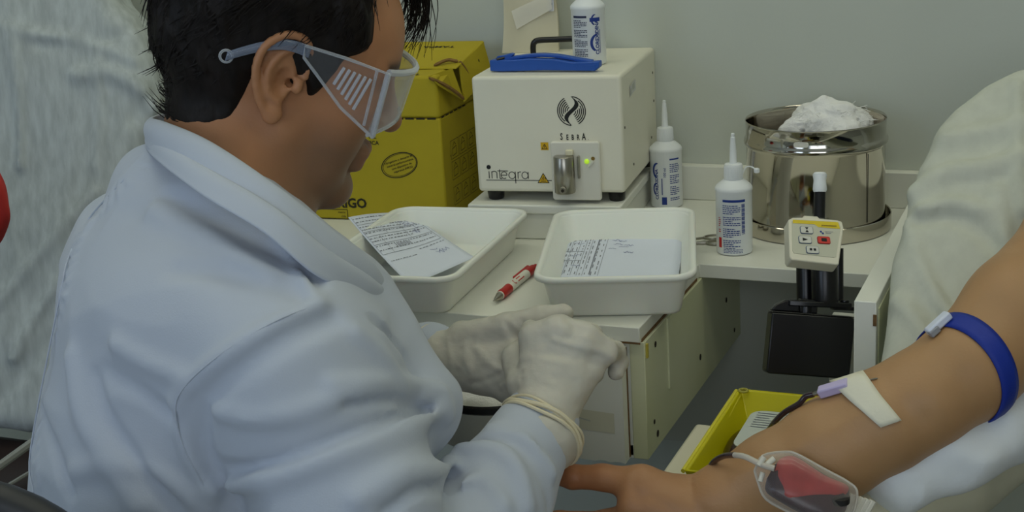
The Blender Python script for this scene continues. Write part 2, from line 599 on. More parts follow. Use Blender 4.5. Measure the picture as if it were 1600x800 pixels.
# drawer front with a chipped lower edge
vs = []; N_ = 60
fx0, fx1 = -.40, -.0462
low = [zb + .002 + (0.004 * abs(math.sin(i * 2.1)) * random.random() if i > 18 else 0) for i in range(N_ + 1)]
o_ = [(fx0 + (fx1 - fx0) * i / N_, low[i]) for i in range(N_ + 1)] + [(fx1, ZD - .022), (fx0, ZD - .022)]
df = MB().prism(o_, 0, .018, lambda x, y, z: (x, -.5745 + z, y)).build('drawer_front', m_white, cb)
MB().box(fx1 - .0002, fx1 + .0006, -.5600, -.5566, zb + .004, ZD - .024).build('bare_edge', m_brown, df, label='brown chipboard edge of the drawer')
MB().box(-.40, -.0437, -.5535, -.15, zb + .004, zb + .016).build('bottom_board', m_white, cb)
MB().box(-.4185, -.4005, -.553, -.13, zb, ZD - .0185).build('side_panel', m_side, cb, bevel=.0008)
hx = -.0262
for (y, z, r) in ((-.515, .716, .0035), (-.528, .628, .0028), (-.517, .609, .0042), (-.205, .666, .0036), (-.335, .634, .004), (-.165, .61, .003)):
    MB().prism(ellipse(0, 0, r * .8, r, 10), 0, .0006, lambda a, b, c, y=y, z=z: (hx + c, y + a, z + b)).build('screw_hole', m_dark, cb)
MB().box(-.0265, -.0245, -.47, -.452, .645, .731).build('batten', m_side, cb)
MB().box(-.0265, -.0243, -.549, -.545, .712, .728).build('glue_stain', mat('yellow_glue', (196, 180, 78), .4), cb)
Flat().rect(-.115, .652, -.057, .676).lay('tape_label', mat('yellowed_tape', (214, 212, 190), .35), cb, lambda x, y: (x, -.5750 , y - .02 + (x + .115) * -.04), label='yellowed strip of tape')
Flat().line([(-.112, .648), (-.085, .642)], .0015).lay('pencil_mark', m_inner, cb, lambda x, y: (x, -.5753, y))

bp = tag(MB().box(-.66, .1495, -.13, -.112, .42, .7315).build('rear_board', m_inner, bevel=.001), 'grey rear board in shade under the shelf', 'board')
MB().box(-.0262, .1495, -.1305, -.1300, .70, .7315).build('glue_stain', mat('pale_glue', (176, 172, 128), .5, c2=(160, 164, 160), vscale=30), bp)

# platform for the sealing machine
pf = thing('platform_box', 'low white platform box under the tube sealing machine', 'platform', (-.362, -.270, ZD), math.radians(6.5))
MB().box(0, .210, 0, .230, .036, .0485).build('top_board', m_white, pf, bevel=.002)
MB().box(.004, .206, .005, .226, .0003, .0358).build('body', m_white, pf, bevel=.002)

# ------------------------------------------------------------------ yellow sharps box
m_card = mat('yellow_cardboard', (178, 160, 26), 0.75, var=0.05, vscale=9, bump=0.06, bscale=120)
m_kraft = mat('kraft_edge', (128, 98, 52), 0.9, var=0.2, vscale=120)
m_cardink = mat('box_print', (44, 40, 18), 0.75)
BXC = np.array([-.428, -.20, ZD])        # front right foot of the box
bx = thing('sharps_box', 'yellow cardboard sharps container with torn flap and black print', 'box', tuple(BXC), math.radians(4))
W, DP = .27, .165
m_open = mat('box_inside', (120, 98, 40), .9)
MB().prism([(-W, 0), (0, 0), (0, DP), (-W, DP)], .0004, .15).build('lower_carton', m_card, bx, bevel=.003)
# upper part leans in a little to the top
up = MB()
up.add([(-W, 0, .1502), (0, 0, .1502), (0, DP, .1502), (-W, DP, .1502), (-W + .004, .006, .208), (-.004, .006, .208), (-.004, DP, .222), (-W + .004, DP, .222)],
       [(3, 2, 1, 0), (4, 5, 6, 7), (0, 1, 5, 4), (1, 2, 6, 5), (2, 3, 7, 6), (3, 0, 4, 7)])
up.build('upper_carton', m_card, bx, bevel=.004)
# raised lid plate on the back half of the top and the torn flap at the right corner
lid = MB()
lid.add([(-.16, .035, .2135), (.012, .045, .211), (.016, .155, .231), (-.15, .155, .2315),
         (-.16, .037, .2165), (.012, .047, .214), (.014, .155, .2345), (-.15, .155, .2345)],
        [(3, 2, 1, 0), (4, 5, 6, 7), (0, 1, 5, 4), (1, 2, 6, 5), (2, 3, 7, 6), (3, 0, 4, 7)])
lid.build('lid_flap', m_card, bx, bevel=.001)
sf = MB()
sf.add([(.012, .06, .214), (.016, .15, .2335), (.028, .145, .19), (.02, .05, .165), (.0095, .06, .214), (.0135, .15, .2335), (.025, .145, .189), (.017, .05, .164)],
       [(0, 1, 2, 3), (7, 6, 5, 4), (0, 4, 5, 1), (1, 5, 6, 2), (2, 6, 7, 3), (3, 7, 4, 0)])
sf.build('side_flap', m_card, bx)
for pts in ([(-.012, .0, .207), (.004, .012, .196), (.014, .03, .182), (.018, .05, .168)], [(-.022, .046, .2165), (-.006, .058, .222), (.008, .064, .219)], [(.010, .064, .219), (.014, .075, .205), (.016, .085, .192)]):
    MB().tube(spline(pts, 6), [.0012] + [.0026] * (6 * (len(pts) - 1) - 1) + [.0012], 5).build('torn_edge', m_kraft, bx)
tf = MB()
tf.add([(-.014, .004, .2085), (.003, .0, .198), (.018, .048, .169), (.006, .045, .2125), (-.014, .006, .2055), (.001, .003, .195), (.014, .05, .167), (.003, .047, .2095)],
       [(0, 1, 2, 3), (7, 6, 5, 4), (0, 4, 5, 1), (1, 5, 6, 2), (2, 6, 7, 3), (3, 7, 4, 0)])
tf.build('torn_flap', m_card, bx)
fr = lambda x, y: (x, -.0006, y)         # front print
pr_ = Flat()
x = -.25
while x < -.005:
    pr_.rect(x, .1485, min(x + .013, -.001), .1508); x += .0165
pr_.text('PERIGO', -.190, .019, .0195, bold=.0007)
pr_.text('TEL', -.1120, .121, .0078, bold=.0002, sx=1.05, align='LEFT')
pr_.text('TICA', -.1140, .112, .0078, bold=.0002, sx=1.05)
pr_.line(ellipse(-.067, .083, .0285, .0172, 36, .3), .0013, True)
pr_.line(ellipse(-.0665, .0832, .0265, .0154, 36, .3), .0006, True)
for i, s in enumerate(('Obrigatório o descarte de', 'material perfurocortante', 'com dispositivo de', 'segurança (NR32)')):
    pr_.text(s, -.0665 + .0022 * i - .001, .0895 - .0046 * i, .0043, rot=.30, align='CENTER', bold=.00005)
pr_.line([(-.235, .0015), (-.155, .0015), (-.155, .0155), (-.235, .0155)], .0009, True)
pr_.text('mente', -.158, .0100, .0048, align='RIGHT'); pr_.text('rida', -.158, .0040, .0048, align='RIGHT')
pr_.lay('front_print', m_cardink, bx, fr)
sp = Flat()
for k in range(6):
    a = .004 + k * .0165
    sp.rect(a, .1495 + .0 * k, a + .012, .1515)
for row, zz in enumerate((.085, .055, .018)):
    for c in range(3):
        a = .03 + c * .034
        sp.line([(a, zz), (a + .03, zz), (a + .03, zz + .026), (a, zz + .026)], .0006, True)
        sp.line([(a + .006, zz + .004), (a + .006, zz + .014), (a + .022, zz + .016), (a + .022, zz + .005)], .0008, True)
        sp.line([(a + .008, zz + .016), (a + .014, zz + .023), (a + .02, zz + .018)], .0009)
sp.text('+', .026, .088, .008)
sp.lay('side_print', m_cardink, bx, lambda x, y: (.0006, x, y))
tp = Flat().text('TAMPA', -.03, .018, .011, rot=math.pi, sx=1.4, bold=.0002)
tp.lay('top_print', m_cardink, bx, lambda x, y: (x, y, .2083 + .0146 * (y - .006) / .159 + .0006 ))
Flat().text('TAMPA', -.02, .13, .011, rot=math.pi, sx=1.4, bold=.0002).lay('top_print', m_cardink, bx, lambda x, y: (x, y, .2165 + (y - .037) * .1535 + .0004))
Flat().text('ALÇA', 0, 0, .016, rot=-1.9, bold=.0003).lay('flap_print', m_cardink, bx, lambda x, y: (.0175 + .06 * y * 0 + .002, .115 + x, .214 + y))

# ------------------------------------------------------------------ tube sealing machine
m_cream = mat('cream_enamel', (232, 229, 211), 0.42, bump=0.05, bscale=900, var=0.012, vscale=20)
m_plate = mat('white_moulded_plastic', (224, 222, 210), 0.3)
MZ = .7985
mc = thing('tube_sealer', 'cream desktop blood-tube sealing machine with black feet and handle', 'machine', (-.3525, -.2520, MZ), math.radians(6.5))
MW, MD, MH, FT = .2015, .232, .156, .0135
MB().box(0, MW, 0, MD, FT, FT + MH).build('housing', m_cream, mc, bevel=.005, seg=4)
for fx in (.011, MW - .023):
    for fy in (.008, MD - .03):
        MB().lathe([(.0095, 0), (.0108, .002), (.0118, FT - .001), (.0118, FT)], 20, (fx + .008, fy + .01, 0)).build('foot', m_black, mc, smooth=True)
hp = spline([(.045, .15, FT + MH - .004), (.045, .15, FT + MH + .016), (.048, .15, FT + MH + .0225), (.055, .151, FT + MH + .0245), (.08, .155, FT + MH + .0245), (.110, .158, FT + MH + .0245), (.118, .159, FT + MH + .021), (.120, .159, FT + MH - .004)], 6)
MB().tube(hp, .0042, 12).build('handle', m_black, mc, smooth=True)
ff = lambda x, y: (x, -.0004, FT + y)
lg = Flat()
cx, cy, R_ = .1345, .1095, .0190
# round emblem: an S-shaped ribbon with concentric arcs either side
def s_curve(t):           # t 0..1 from top to bottom
    return (cx + .0072 * math.sin(2 * math.pi * (t - .0)) * 1.0, cy + R_ * 1.02 * (1 - 2 * t))
ribbon_l = []; ribbon_r = []
for i in range(25):
    t = i / 24; x, y = s_curve(t); wv = .0002 + .0036 * math.sin(math.pi * t) ** 1.2
    ribbon_l.append((x - wv, y)); ribbon_r.append((x + wv, y))
for i in range(24):
    lg.poly([ribbon_l[i], ribbon_l[i + 1], ribbon_r[i + 1], ribbon_r[i]])
for k in range(6):
    r = R_ - k * .00265
    for sgn in (1, -1):
        arc = []
        for i in range(25):
            a = math.radians(-62 + 148 * i / 24) if sgn > 0 else math.radians(118 + 148 * i / 24)
            x, y = cx + r * math.cos(a) * .98, cy + r * math.sin(a)
            t = min(max((cy + R_ - y) / (2 * R_), 0), 1); sx_, _ = s_curve(t); wv = .0042 * math.sin(math.pi * t) + .0012
            if (sgn > 0 and x > sx_ + wv) or (sgn < 0 and x < sx_ - wv): arc.append((x, y))
            elif len(arc) > 1: lg.line(arc, .00135); arc = []
            else: arc = []
        if len(arc) > 1: lg.line(arc, .00135)
lg.lay('emblem', m_ink, mc, ff)
wd = Flat()
for ch, xx, sz in (('S', .1175, .0125), ('E', .1258, .0098), ('B', .1328, .0098), ('R', .1399, .0098), ('A', .1468, .0125)):
    wd.text(ch, xx, .0715, sz, sx=.62, bold=.00025)
wd.text('.', .1545, .0715, .007)
wd.lay('brand_print', m_ink, mc, ff)
ig = Flat()
xx = .0165; base = .0185
for a in (.0,):
    ig.line([(xx, base), (xx, base + .0098)], .0011)                                           # i
ig.poly(ellipse(.0165, base + .0155, .0030, .0030, 20))
ig.line([(.0205, base), (.0205, base + .0098)], .0011); ig.line([(.0205, base + .0090), (.0245, base + .0100), (.0275, base + .0085), (.0275, base)], .0011)   # n
ig.line([(.0315, base + .0125), (.0315, base), (.0345, base)], .0011); ig.line([(.0285, base + .0105), (.0430, base + .0105)], .0010)      # t with bar
e_ = [(.0375 + .0042 * math.cos(a), base + .0046 + .0046 * math.sin(a)) for a in [math.radians(v) for v in range(0, 330, 22)]]
ig.line([(.0333, base + .0046)] + e_, .0010)                                                     # e
ig.line(ellipse(.0485, base + .0046, .0045, .0046, 18), .0010, True); ig.line([(.0532, base + .0095), (.0532, base - .0065)], .0011)   # g drawn as q
ig.line([(.0568, base), (.0568, base + .0092)], .0010); ig.line([(.0568, base + .0075), (.0590, base + .0092), (.0612, base + .0092)], .0010)   # r
ig.line(ellipse(.0665, base + .0046, .0043, .0046, 18), .0010, True); ig.line([(.0710, base + .0092), (.0710, base)], .0010)     # a
ig.line([(.0120, base - .0022), (.1030, base - .0022)], .0009)
ig.lay('model_print', m_ink, mc, ff)
m_warn = mat('warning_yellow', (216, 172, 20), .5)
Flat().rect(.0905, .0575, .1010, .0680).lay('warning_sticker', m_warn, mc, lambda x, y: (x, -.0006, FT + y), label='small yellow square warning sticker')
wt1 = Flat().line([(.0922, .0592), (.0993, .0592), (.09575, .0658)], .0008, True).rect(.0954, .0605, .0961, .0640)
wt1.lay('warning_print', m_ink, mc, lambda x, y: (x, -.0008, FT + y))
ws = Flat().poly([(.0835, .0128), (.0998, .0128), (.09165, .0268)])
ws.lay('warning_triangle', m_ink, mc, lambda x, y: (x, -.0005, FT + y))
Flat().poly([(.0850, .0137), (.0983, .0137), (.09165, .0250)]).lay('warning_triangle', m_warn, mc, lambda x, y: (x, -.0007, FT + y), label='yellow hot-surface warning triangle')
Flat().line([(.0880, .0155), (.0955, .0155)], .0009).line([(.0895, .0172), (.0905, .0195), (.0895, .0215)], .0007).line([(.0917, .0172), (.0927, .0195), (.0917, .0225)], .0007).line([(.0938, .0172), (.0948, .0192), (.0938, .0210)], .0007).lay('warning_print', m_ink, mc, lambda x, y: (x, -.0009, FT + y))
# sealing head
MB().prism(rrect(.066, .079, .004), 0, .007, lambda x, y, z: (.138 + x, -z, FT + .0215 + y + .0092)).build('head_plate', m_plate, mc, bevel=.002)
hd = MB()
hd.lathe([(.0128, 0), (.0136, .001), (.0136, .048), (.0128, .049)], 28, (.1245, -.0145, FT + .004)).build('steel_barrel', m_steel2, mc, smooth=True)
MB().prism(ellipse(0, 0, .0052, .0052, 18), 0, .004, lambda x, y, z: (.1255 + x, -.0275 - z, FT + .0105 + y)).build('barrel_screw', m_steel2, mc, bevel=.0008)
MB().prism(ellipse(0, 0, .0022, .0022, 12), 0, .0005, lambda x, y, z: (.1255 + x, -.0317 - z, FT + .0105 + y)).build('screw_socket', m_dark, mc)
MB().box(.1265, .1365, -.013, -.0065, FT + .053, FT + .060).build('electrode_block', mat('pale_cream_block', (226, 220, 190), .4), mc, bevel=.001)
MB().box(.1415, .1445, -.012, -.0065, FT + .022, FT + .052).build('jaw', m_steel2, mc, bevel=.0005)
MB().lathe([(.0034, 0), (.003, .002), (.0016, .0034)], 14, (0, 0, 0)).build('green_lamp', mat('green_lamp', (190, 235, 60), .3, emit=.55), mc, smooth=True).matrix_local = Matrix.Translation((.1535, -.007, FT + .044)) @ Matrix.Rotation(math.radians(90), 4, 'X')
MB().prism(ellipse(0, 0, .0026, .0026, 14), 0, .0006, lambda x, y, z: (.162 + x, -.0068 - z, FT + .048 + y)).build('lamp_socket', mat('bronze', (150, 120, 60), .4, metal=.6), mc)
MB().tube([(.156, -.0085, FT + .037), (.1625, -.0085, FT + .045)], .0016, 8).build('trigger_pin', m_plate, mc, smooth=True)
for (y, z) in ((.21, .123), (.213, .082), (.188, .034), (.06, .025), (.012, .085)):
    MB().prism(ellipse(0, 0, .0018, .0018, 10), 0, .0006, lambda a, b, c, y=y, z=z: (MW + c, y + a, FT + z + b)).build('screw', m_dark, mc)
Flat().rect(.05, .118, .088, .132).lay('side_sticker', mat('silver_sticker', (206, 206, 204), .35), mc, lambda x, y: (MW + .0006, x, FT + y + (x - .05) * .1), label='small silver sticker')
Flat().rect(.054, .1195, .061, .127).rect(.066, .122, .080, .130).lay('sticker_print', m_inner, mc, lambda x, y: (MW + .0008, x, FT + y + (x - .05) * .1))

# things on the machine
TOPZ = MZ + FT + MH + .0004
mrot = Matrix.Rotation(math.radians(6.5), 4, 'Z')


def on_machine(x, y):
    v = mrot @ Vector((x, y, 0)); return (-.3525 + v.x, -.2520 + v.y, TOPZ)


m_bluep = mat('blue_clamp_plastic', (36, 86, 176), .42, bump=.12, bscale=400)
cl = thing('tube_clamp', 'blue plastic tube clamp lying on the cream machine', 'clamp', on_machine(.0935, .036), math.radians(2))
lowp = [(-.076, .0), (-.062, -.0005), (-.03, .0), (.0, .001), (.04, .0005), (.07, .0), (.0765, .005), (.0765, .0125), (.062, .0118), (.04, .0115), (.015, .0155), (-.02, .0165), (-.045, .0145), (-.076, .0145)]
MB().prism(lowp, 0, .014, lambda x, y, z: (x, -z + .004, y + .0012)).build('lower_arm', m_bluep, cl, bevel=.0014)
upp = spline([(-.070, .0165), (-.045, .0185), (-.015, .0215), (.015, .0205), (.045, .0155), (.064, .0125)], 6)
uo = [tuple(p) for p in upp] + [(p[0], p[1] - .0042) for p in reversed(upp)]
MB().prism(uo[::-1], 0, .012, lambda x, y, z: (x, -z + .009, y + .0012)).build('upper_arm', m_bluep, cl, bevel=.001)
MB().prism([(-.068, .014), (-.06, .0165), (-.0485, .0165), (-.044, .021), (-.048, .0225), (-.06, .0195), (-.068, .0185)], 0, .009, lambda x, y, z: (x, -z + .006, y + .0012)).build('catch_hook', m_bluep, cl, bevel=.0008)
MB().box(.046, .0715, -.0106, -.0098, .0025, .0095).build('grip_pad', m_bluep, cl, bevel=.0006)
MB().tube([(-.066, -.0085, .0165), (-.058, -.003, .018), (-.062, .006, .017)], .0018, 6).build('pin', m_black, cl, smooth=True)

# paper bag behind the handle, leaning on the wall
m_bag = clear_mat('glassine_paper', (214, 206, 176), 0.86, rough=.6, edge=.2)
bg = thing('glassine_bag', 'beige glassine paper bag leaning on the wall above the machine', 'bag', on_machine(.026, .199), math.radians(6.5))
gv = []; gf = []
NXg, NZg = 10, 14
for s, dy in ((0, .0), (1, .006)):
    for j in range(NZg + 1):
        for i in range(NXg + 1):
            u, v = i / NXg, j / NZg
            bul = math.sin(math.pi * u) * (.004 if s == 0 else -.001) * (1 - .5 * v)
            gv.append(((u - .5) * (.084 - .012 * v) + .002 * math.sin(v * 5), dy * (1 - v * .6) - bul + .014 * v + .0012 * math.sin(7 * u + 5 * v), v * .15))
for s in (0, 1):
    o = s * (NXg + 1) * (NZg + 1)
    for j in range(NZg):
        for i in range(NXg):
            a = o + j * (NXg + 1) + i
            gf.append((a, a + 1, a + NXg + 2, a + NXg + 1) if s == 0 else (a, a + NXg + 1, a + NXg + 2, a + 1))
put('bag_sheet', gv, gf, m_bag, bg, True)
Flat().poly([(-.017, .034), (.036, .061), (.036, .085), (-.024, .060)]).lay('tape_strip', clear_mat('pale_tape', (226, 220, 198), .7, .3, .3), bg, lambda x, y: (x, -.0058 + y * .08, y))
Flat().rect(.030, .058, .0385, .15).lay('printed_edge', mat('pale_label', (202, 204, 206), .5), bg, lambda x, y: (x, -.0042 + y * .09, y))
be = Flat()
for k in range(12):
    be.rect(.0315, .06 + k * .007, .0315 + .003 + .003 * ((k * 7) % 3) / 2, .0625 + k * .007)
be.lay('label_print', m_blueink, bg, lambda x, y: (x, -.0050 + y * .09, y))

# ------------------------------------------------------------------ antiseptic bottles
m_bottle = mat('white_bottle_plastic', (232, 236, 238), .32, sss=0.0)
m_red = mat('red_print', (196, 40, 40), .5)


def bottle(label, loc, yaw, face, cap_lid=True):
    b = thing('antiseptic_bottle', label, 'bottle', loc, yaw, group='antiseptic bottles')
    r = .0226; H = .0745 if face == 'top' else .0805
    MB().lathe([(r - .003, 0), (r - .0008, .0008), (r, .003), (r, H - .0015), (r + .0007, H), (r + .0007, H + .003), (r - .0005, H + .0052), (r - .004, H + .0085), (.0135, H + .0125), (.0112, H + .0135), (.0112, H + .016)], 40).build('bottle_body', m_bottle, b, smooth=True)
    z = H + .0135
    cp = MB().lathe([(.0112, 0), (.0116, .0008), (.0113, .0175), (.0106, .019), (.0052, .0200), (.0046, .0215), (.0040, .038), (.0030, .0505), (.0029, .0525), (.0023, .053), (.0023, .0568), (.0016, .0575)], 28, (0, 0, z)).build('nozzle_cap', m_bottle, b, smooth=True)
    rib = MB()
    for k in range(28):
        a = 2 * math.pi * k / 28
        rib.tube([(.0114 * math.cos(a), .0114 * math.sin(a), z + .0015), (.0112 * math.cos(a), .0112 * math.sin(a), z + .0165)], .00045, 4)
    rib.build('cap_ribs', m_bottle, cp)
    if cap_lid:     # small captive plug on its strap
        st = spline([(.011, 0, z + .006), (.015, .004, z + .013), (.021, .004, z + .014), (.0275, .002, z + .011)], 5)
        MB().tube(st, .0009, 6).build('cap_strap', m_bottle, cp, smooth=True)
        MB().lathe([(.0026, 0), (.0036, .0008), (.0036, .005), (.0022, .0062)], 14, (.0285, .0015, z + .0065)).build('cap_plug', m_bottle, cp, smooth=True)
    # print wraps round the body; angle 0 faces local -y
    rr = r + .00025; zs = H / .0805
    wrap = lambda x, y: (rr * math.sin(x / r), -rr * math.cos(x / r), y * zs)
    ink = Flat(); red = Flat(); dark = Flat()

    def block(x0, x1, z0, z1, n, fl=None, gap=.45):
        q = fl or ink; pitch = (z1 - z0) / n; rs = random.Random(int(1e5 * abs(x0 + z0)) + n)
        for k in range(n):
            zz = z1 - (k + 1) * pitch
            if k % 6 == 5: continue
            x = x0; end = x1 if k % 4 else x0 + (x1 - x0) * rs.uniform(.55, .95)
            while x < end:
                wl = rs.uniform(.0016, .0046)
                n_ = max(1, int((min(x + wl, end) - x) / .0016))
                for j in range(n_):
                    xa = x + (min(x + wl, end) - x) * j / n_; xb = x + (min(x + wl, end) - x) * (j + 1) / n_
                    q.rect(xa, zz, xb, zz + pitch * gap)
                x += wl + .0007

    def bar(x0, x1, z0, z1, fl=None):
        n_ = 10
        for j in range(n_): (fl or ink).rect(x0 + (x1 - x0) * j / n_, z0, x0 + (x1 - x0) * (j + 1) / n_, z1)

    def swoosh(x, z, s, w_=1.0):
        o = []; i_ = []
        for k in range(13):
            a = math.radians(95 + 150 * k / 12); o.append((x + s * math.cos(a) * w_, z + s * 1.35 * math.sin(a)))
            i_.append((x + s * .28 + s * .88 * math.cos(a) * w_, z + s * 1.20 * math.sin(a)))
        for k in range(12): ink.poly([o[k], o[k + 1], i_[k + 1], i_[k]])

    if face == 'front':
        bar(-.0140, .0150, .0690, .0722)
        block(-.0140, .0085, .012, .0665, 22)
        for k in range(22): bar(.0100, .0145, .028 + k * .0018, .0288 + k * .0018 + (.0005 if k % 3 else 0))
        block(-.0135, .011, .004, .0115, 4)
        bar(-.0215, -.0165, .010, .023, red)
        block(-.0215, -.0175, .03, .05, 8, red)
    elif face == 'left':
        swoosh(-.0135, .055, .0085); swoosh(-.015, .028, .007)
        ink.text('CLOREXIDINA', -.0128, .013, .0066, rot=math.pi / 2, bold=.0002, sx=1.02)
        ink.text('100 ml', -.001, .045, .0052, rot=math.pi / 2, bold=.00005)
        bar(-.0075, -.0062, .020, .044)
        bar(.0045, .0195, .0700, .0722); block(.0045, .0195, .012, .066, 20)
        bar(-.0075, -.0005, .006, .017)
    else:
        bar(-.0215, -.001, .0690, .0722, dark); block(-.0215, -.001, .012, .067, 24, dark, .5)
        swoosh(.012, .033, .0095); swoosh(.0105, .066, .006)
        ink.text('CLOREXIDINA', .0150, .016, .0072, rot=math.pi / 2, bold=.00025, sx=1.05)
        bar(.0165, .0173, .018, .052)
        bar(.003, .0175, .0635, .0690)
    ink.lay('blue_print', m_blueink, b, wrap)
    if dark.v: dark.lay('fine_print', mat('dark_blue_ink', (40, 46, 80), .5), b, wrap)
    if red.v: red.lay('red_print', m_red, b, wrap)
    return b


FACE = math.atan2(CAM[0], -CAM[1])      # bottles turned to the room
bottle('white antiseptic bottle in front of the steel drum, nozzle upright', (0.0, -.2587, ZD + .0004), FACE, 'front')
bottle('white antiseptic bottle behind the right tray, beside the machine', (-.150, -.053, ZD + .0004), FACE + .1, 'left', False)
bottle('white antiseptic bottle standing on top of the cream machine', (-.2232, -.1469, TOPZ), FACE + .08, 'top', False)

# ------------------------------------------------------------------ plastic trays with forms
m_tray = mat('milky_tray_plastic', (236, 238, 231), .36, trans=0.0, sss=0.1, var=.015, vscale=9)


def tray(label, c, yaw, w_, l_, h, paper_pts, seed):
    t = thing('plastic_tray', label, 'tray', (c[0], c[1], ZD + .0004), yaw, group='milky plastic trays')
    lv = []; lf = []
    rings = []
    wb, lb = w_ - .036, l_ - .040
    prof = [(wb - .012, lb - .012, 0, .012), (wb - .003, lb - .003, .001, .014), (wb, lb, .004, .015), (w_ - .017, l_ - .017, h - .006, .022),
            (w_ - .015, l_ - .015, h - .002, .023), (w_ - .008, l_ - .008, h, .025), (w_ - .001, l_ - .001, h - .0008, .028), (w_, l_, h - .004, .028), (w_ - .001, l_ - .001, h - .007, .028),
            (w_ - .003, l_ - .003, h - .0072, .027), (w_ - .004, l_ - .004, h - .003, .027), (w_ - .013, l_ - .013, h - .003, .025), (w_ - .020, l_ - .020, h - .006, .021), (wb - .004, lb - .004, .0055, .013), (wb - .008, lb - .008, .003, .011), (wb - .02, lb - .02, .0025, .01)]
    n = 32
    for (a, b, z, r) in prof:
        ring = rrect(a, b, r, 7)
        lv += [(x, y, z) for x, y in ring]
    for i in range(len(prof) - 1):
        for k in range(n):
            k2 = (k + 1) % n
            lf.append((i * n + k, i * n + k2, (i + 1) * n + k2, (i + 1) * n + k))
    lf.append(tuple(range(n - 1, -1, -1))); lf.append(tuple(range((len(prof) - 1) * n, len(prof) * n)))
    put('tray_body', lv, lf, m_tray, t, True)
    return t


tr1 = tray('milky plastic tray at the edge beside the coat, form tilted in it', (-.345, -.441), math.radians(5), .190, .305, .050, None, 1)
tr2 = tray('milky plastic tray right of the pen, with one flat form', (-.1012, -.4065), math.radians(16), .180, .294, .052, None, 2)


def form(label, corners, z0, lift, fn_print, tilt):
    """a sheet of paper: corners tl,tr,br,bl in room x,y"""
    tl, tr, br, bl = [np.array(p, float) for p in corners]
    c = (tl + tr + br + bl) / 4
    f = thing('paper_form', label, 'paper', (c[0], c[1], z0), group='paper forms in the trays')
    P = lambda u, v: (tl * (1 - u) + tr * u) * (1 - v) + (bl * (1 - u) + br * u) * v - c
    Z = lambda u, v: lift(u, v)
    n = 14; vs = []; fs = []
    for j in range(n + 1):
        for i in range(n + 1):
            p = P(i / n, j / n); vs.append((p[0], p[1], Z(i / n, j / n)))
    for j in range(n):
        for i in range(n):
            a = j * (n + 1) + i; fs.append((a, a + n + 1, a + n + 2, a + 1))
    o = put('sheet', vs, fs, m_paper, f, True)
    s = o.modifiers.new('thick', 'SOLIDIFY'); s.thickness = .0008; s.offset = -1
    black = Flat(); pen = Flat(); fn_print(black, pen)

    def fine(fl):               # cut long print lines so that they follow the bend of the sheet
        out = Flat()
        for fc in fl.f:
            q = [fl.v[i] for i in fc]
            if len(q) == 4:
                a = np.array(q, float); k = max(1, int(max(np.linalg.norm(a[1] - a[0]), np.linalg.norm(a[2] - a[1])) / .07))
                for i in range(k):
                    l = np.linalg.norm(a[1] - a[0]) > np.linalg.norm(a[2] - a[1])
                    t0, t1 = i / k, (i + 1) / k
                    if l: out.poly([a[0] + (a[1] - a[0]) * t0, a[0] + (a[1] - a[0]) * t1, a[3] + (a[2] - a[3]) * t1, a[3] + (a[2] - a[3]) * t0])
                    else: out.poly([a[0] + (a[3] - a[0]) * t0, a[1] + (a[2] - a[1]) * t0, a[1] + (a[2] - a[1]) * t1, a[0] + (a[3] - a[0]) * t1])
            else: out.poly(q)
        return out
    lay = lambda u, v: (*P(u, v), Z(u, v) + .0005)
    fine(black).lay('form_print', mat('grey_print', (124, 127, 138), .7), f, lay)
    fine(pen).lay('handwriting', m_pen_ink, f, lay)
    return f


def words(fl, u0, u1, v, h, seed, dens=.7):
    r = random.Random(seed); u = u0
    while u < u1:
        l = r.uniform(.012, .045); fl.rect(u, v, min(u + l, u1), v + h); u += l + r.uniform(.006, .02) / dens


def scribble(fl, u, v, s, seed, n=9):
    r = random.Random(seed); p = [(u, v)]
    for k in range(n): p.append((u + s * (k + 1) / n * 1.6, v + s * r.uniform(-.5, .5)))
    fl.line(p, .005)


def print1(b, pen):
    for k, v in enumerate((.04, .09, .16, .20, .25, .33, .37, .44, .50)):
        words(b, .03, .93 if k % 3 else .7, v, .010, k + 1)
    for v in (.13, .235, .30, .42, .56): b.rect(.02, v, .95, v + .004)
    for u in (.02, .95): b.rect(u, .02, u + .004, .56)
    for u, v0, v1 in ((.35, .13, .3), (.62, .13, .42), (.2, .3, .56)): b.rect(u, v0, u + .004, v1)
    for k in range(30):
        if (k * 5) % 3: b.rect(.30 + k * .008, .455, .303 + k * .008 + .002 * (k % 2), .50)
    words(b, .05, .45, .66, .008, 31); words(b, .55, .95, .60, .008, 33)
    scribble(pen, .66, .20, .14, 3); scribble(pen, .68, .26, .12, 4); scribble(pen, .70, .35, .08, 9)
    scribble(pen, .66, .66, .06, 5, 5); scribble(pen, .70, .71, .05, 6, 4); scribble(pen, .72, .75, .10, 7, 8)


def print2(b, pen):
    # turned a quarter: the form's lines run away from the edge
    for k, u in enumerate((.02, .05, .085, .12, .17, .21, .25, .30, .335)):
        r = random.Random(k + 40); v = .05 + .1 * r.random()
        while v < .93:
            l = r.uniform(.03, .10); b.rect(u, v, u + .007, min(v + l, .95)); v += l + r.uniform(.02, .1)
    for u in (.075, .14, .19, .235, .36): b.rect(u, .04, u + .003, .96)
    for v in (.05, .40, .62): b.rect(.01, v, .19, v + .008)
    for k in range(40):
        b.rect(.285, .06 + k * .022, .297, .06 + k * .022 + .012)
    scribble(pen, .09, .2, .05, 1, 4); scribble(pen, .1, .5, .04, 2, 4); scribble(pen, .12, .75, .05, 7, 5)
    for a, b_, s in ((.40, .12, .05), (.42, .22, .05), (.39, .33, .04), (.46, .14, .04), (.47, .28, .05), (.51, .24, .05), (.52, .40, .05)):
        scribble(pen, a, b_, s, int(a * 100), 6)


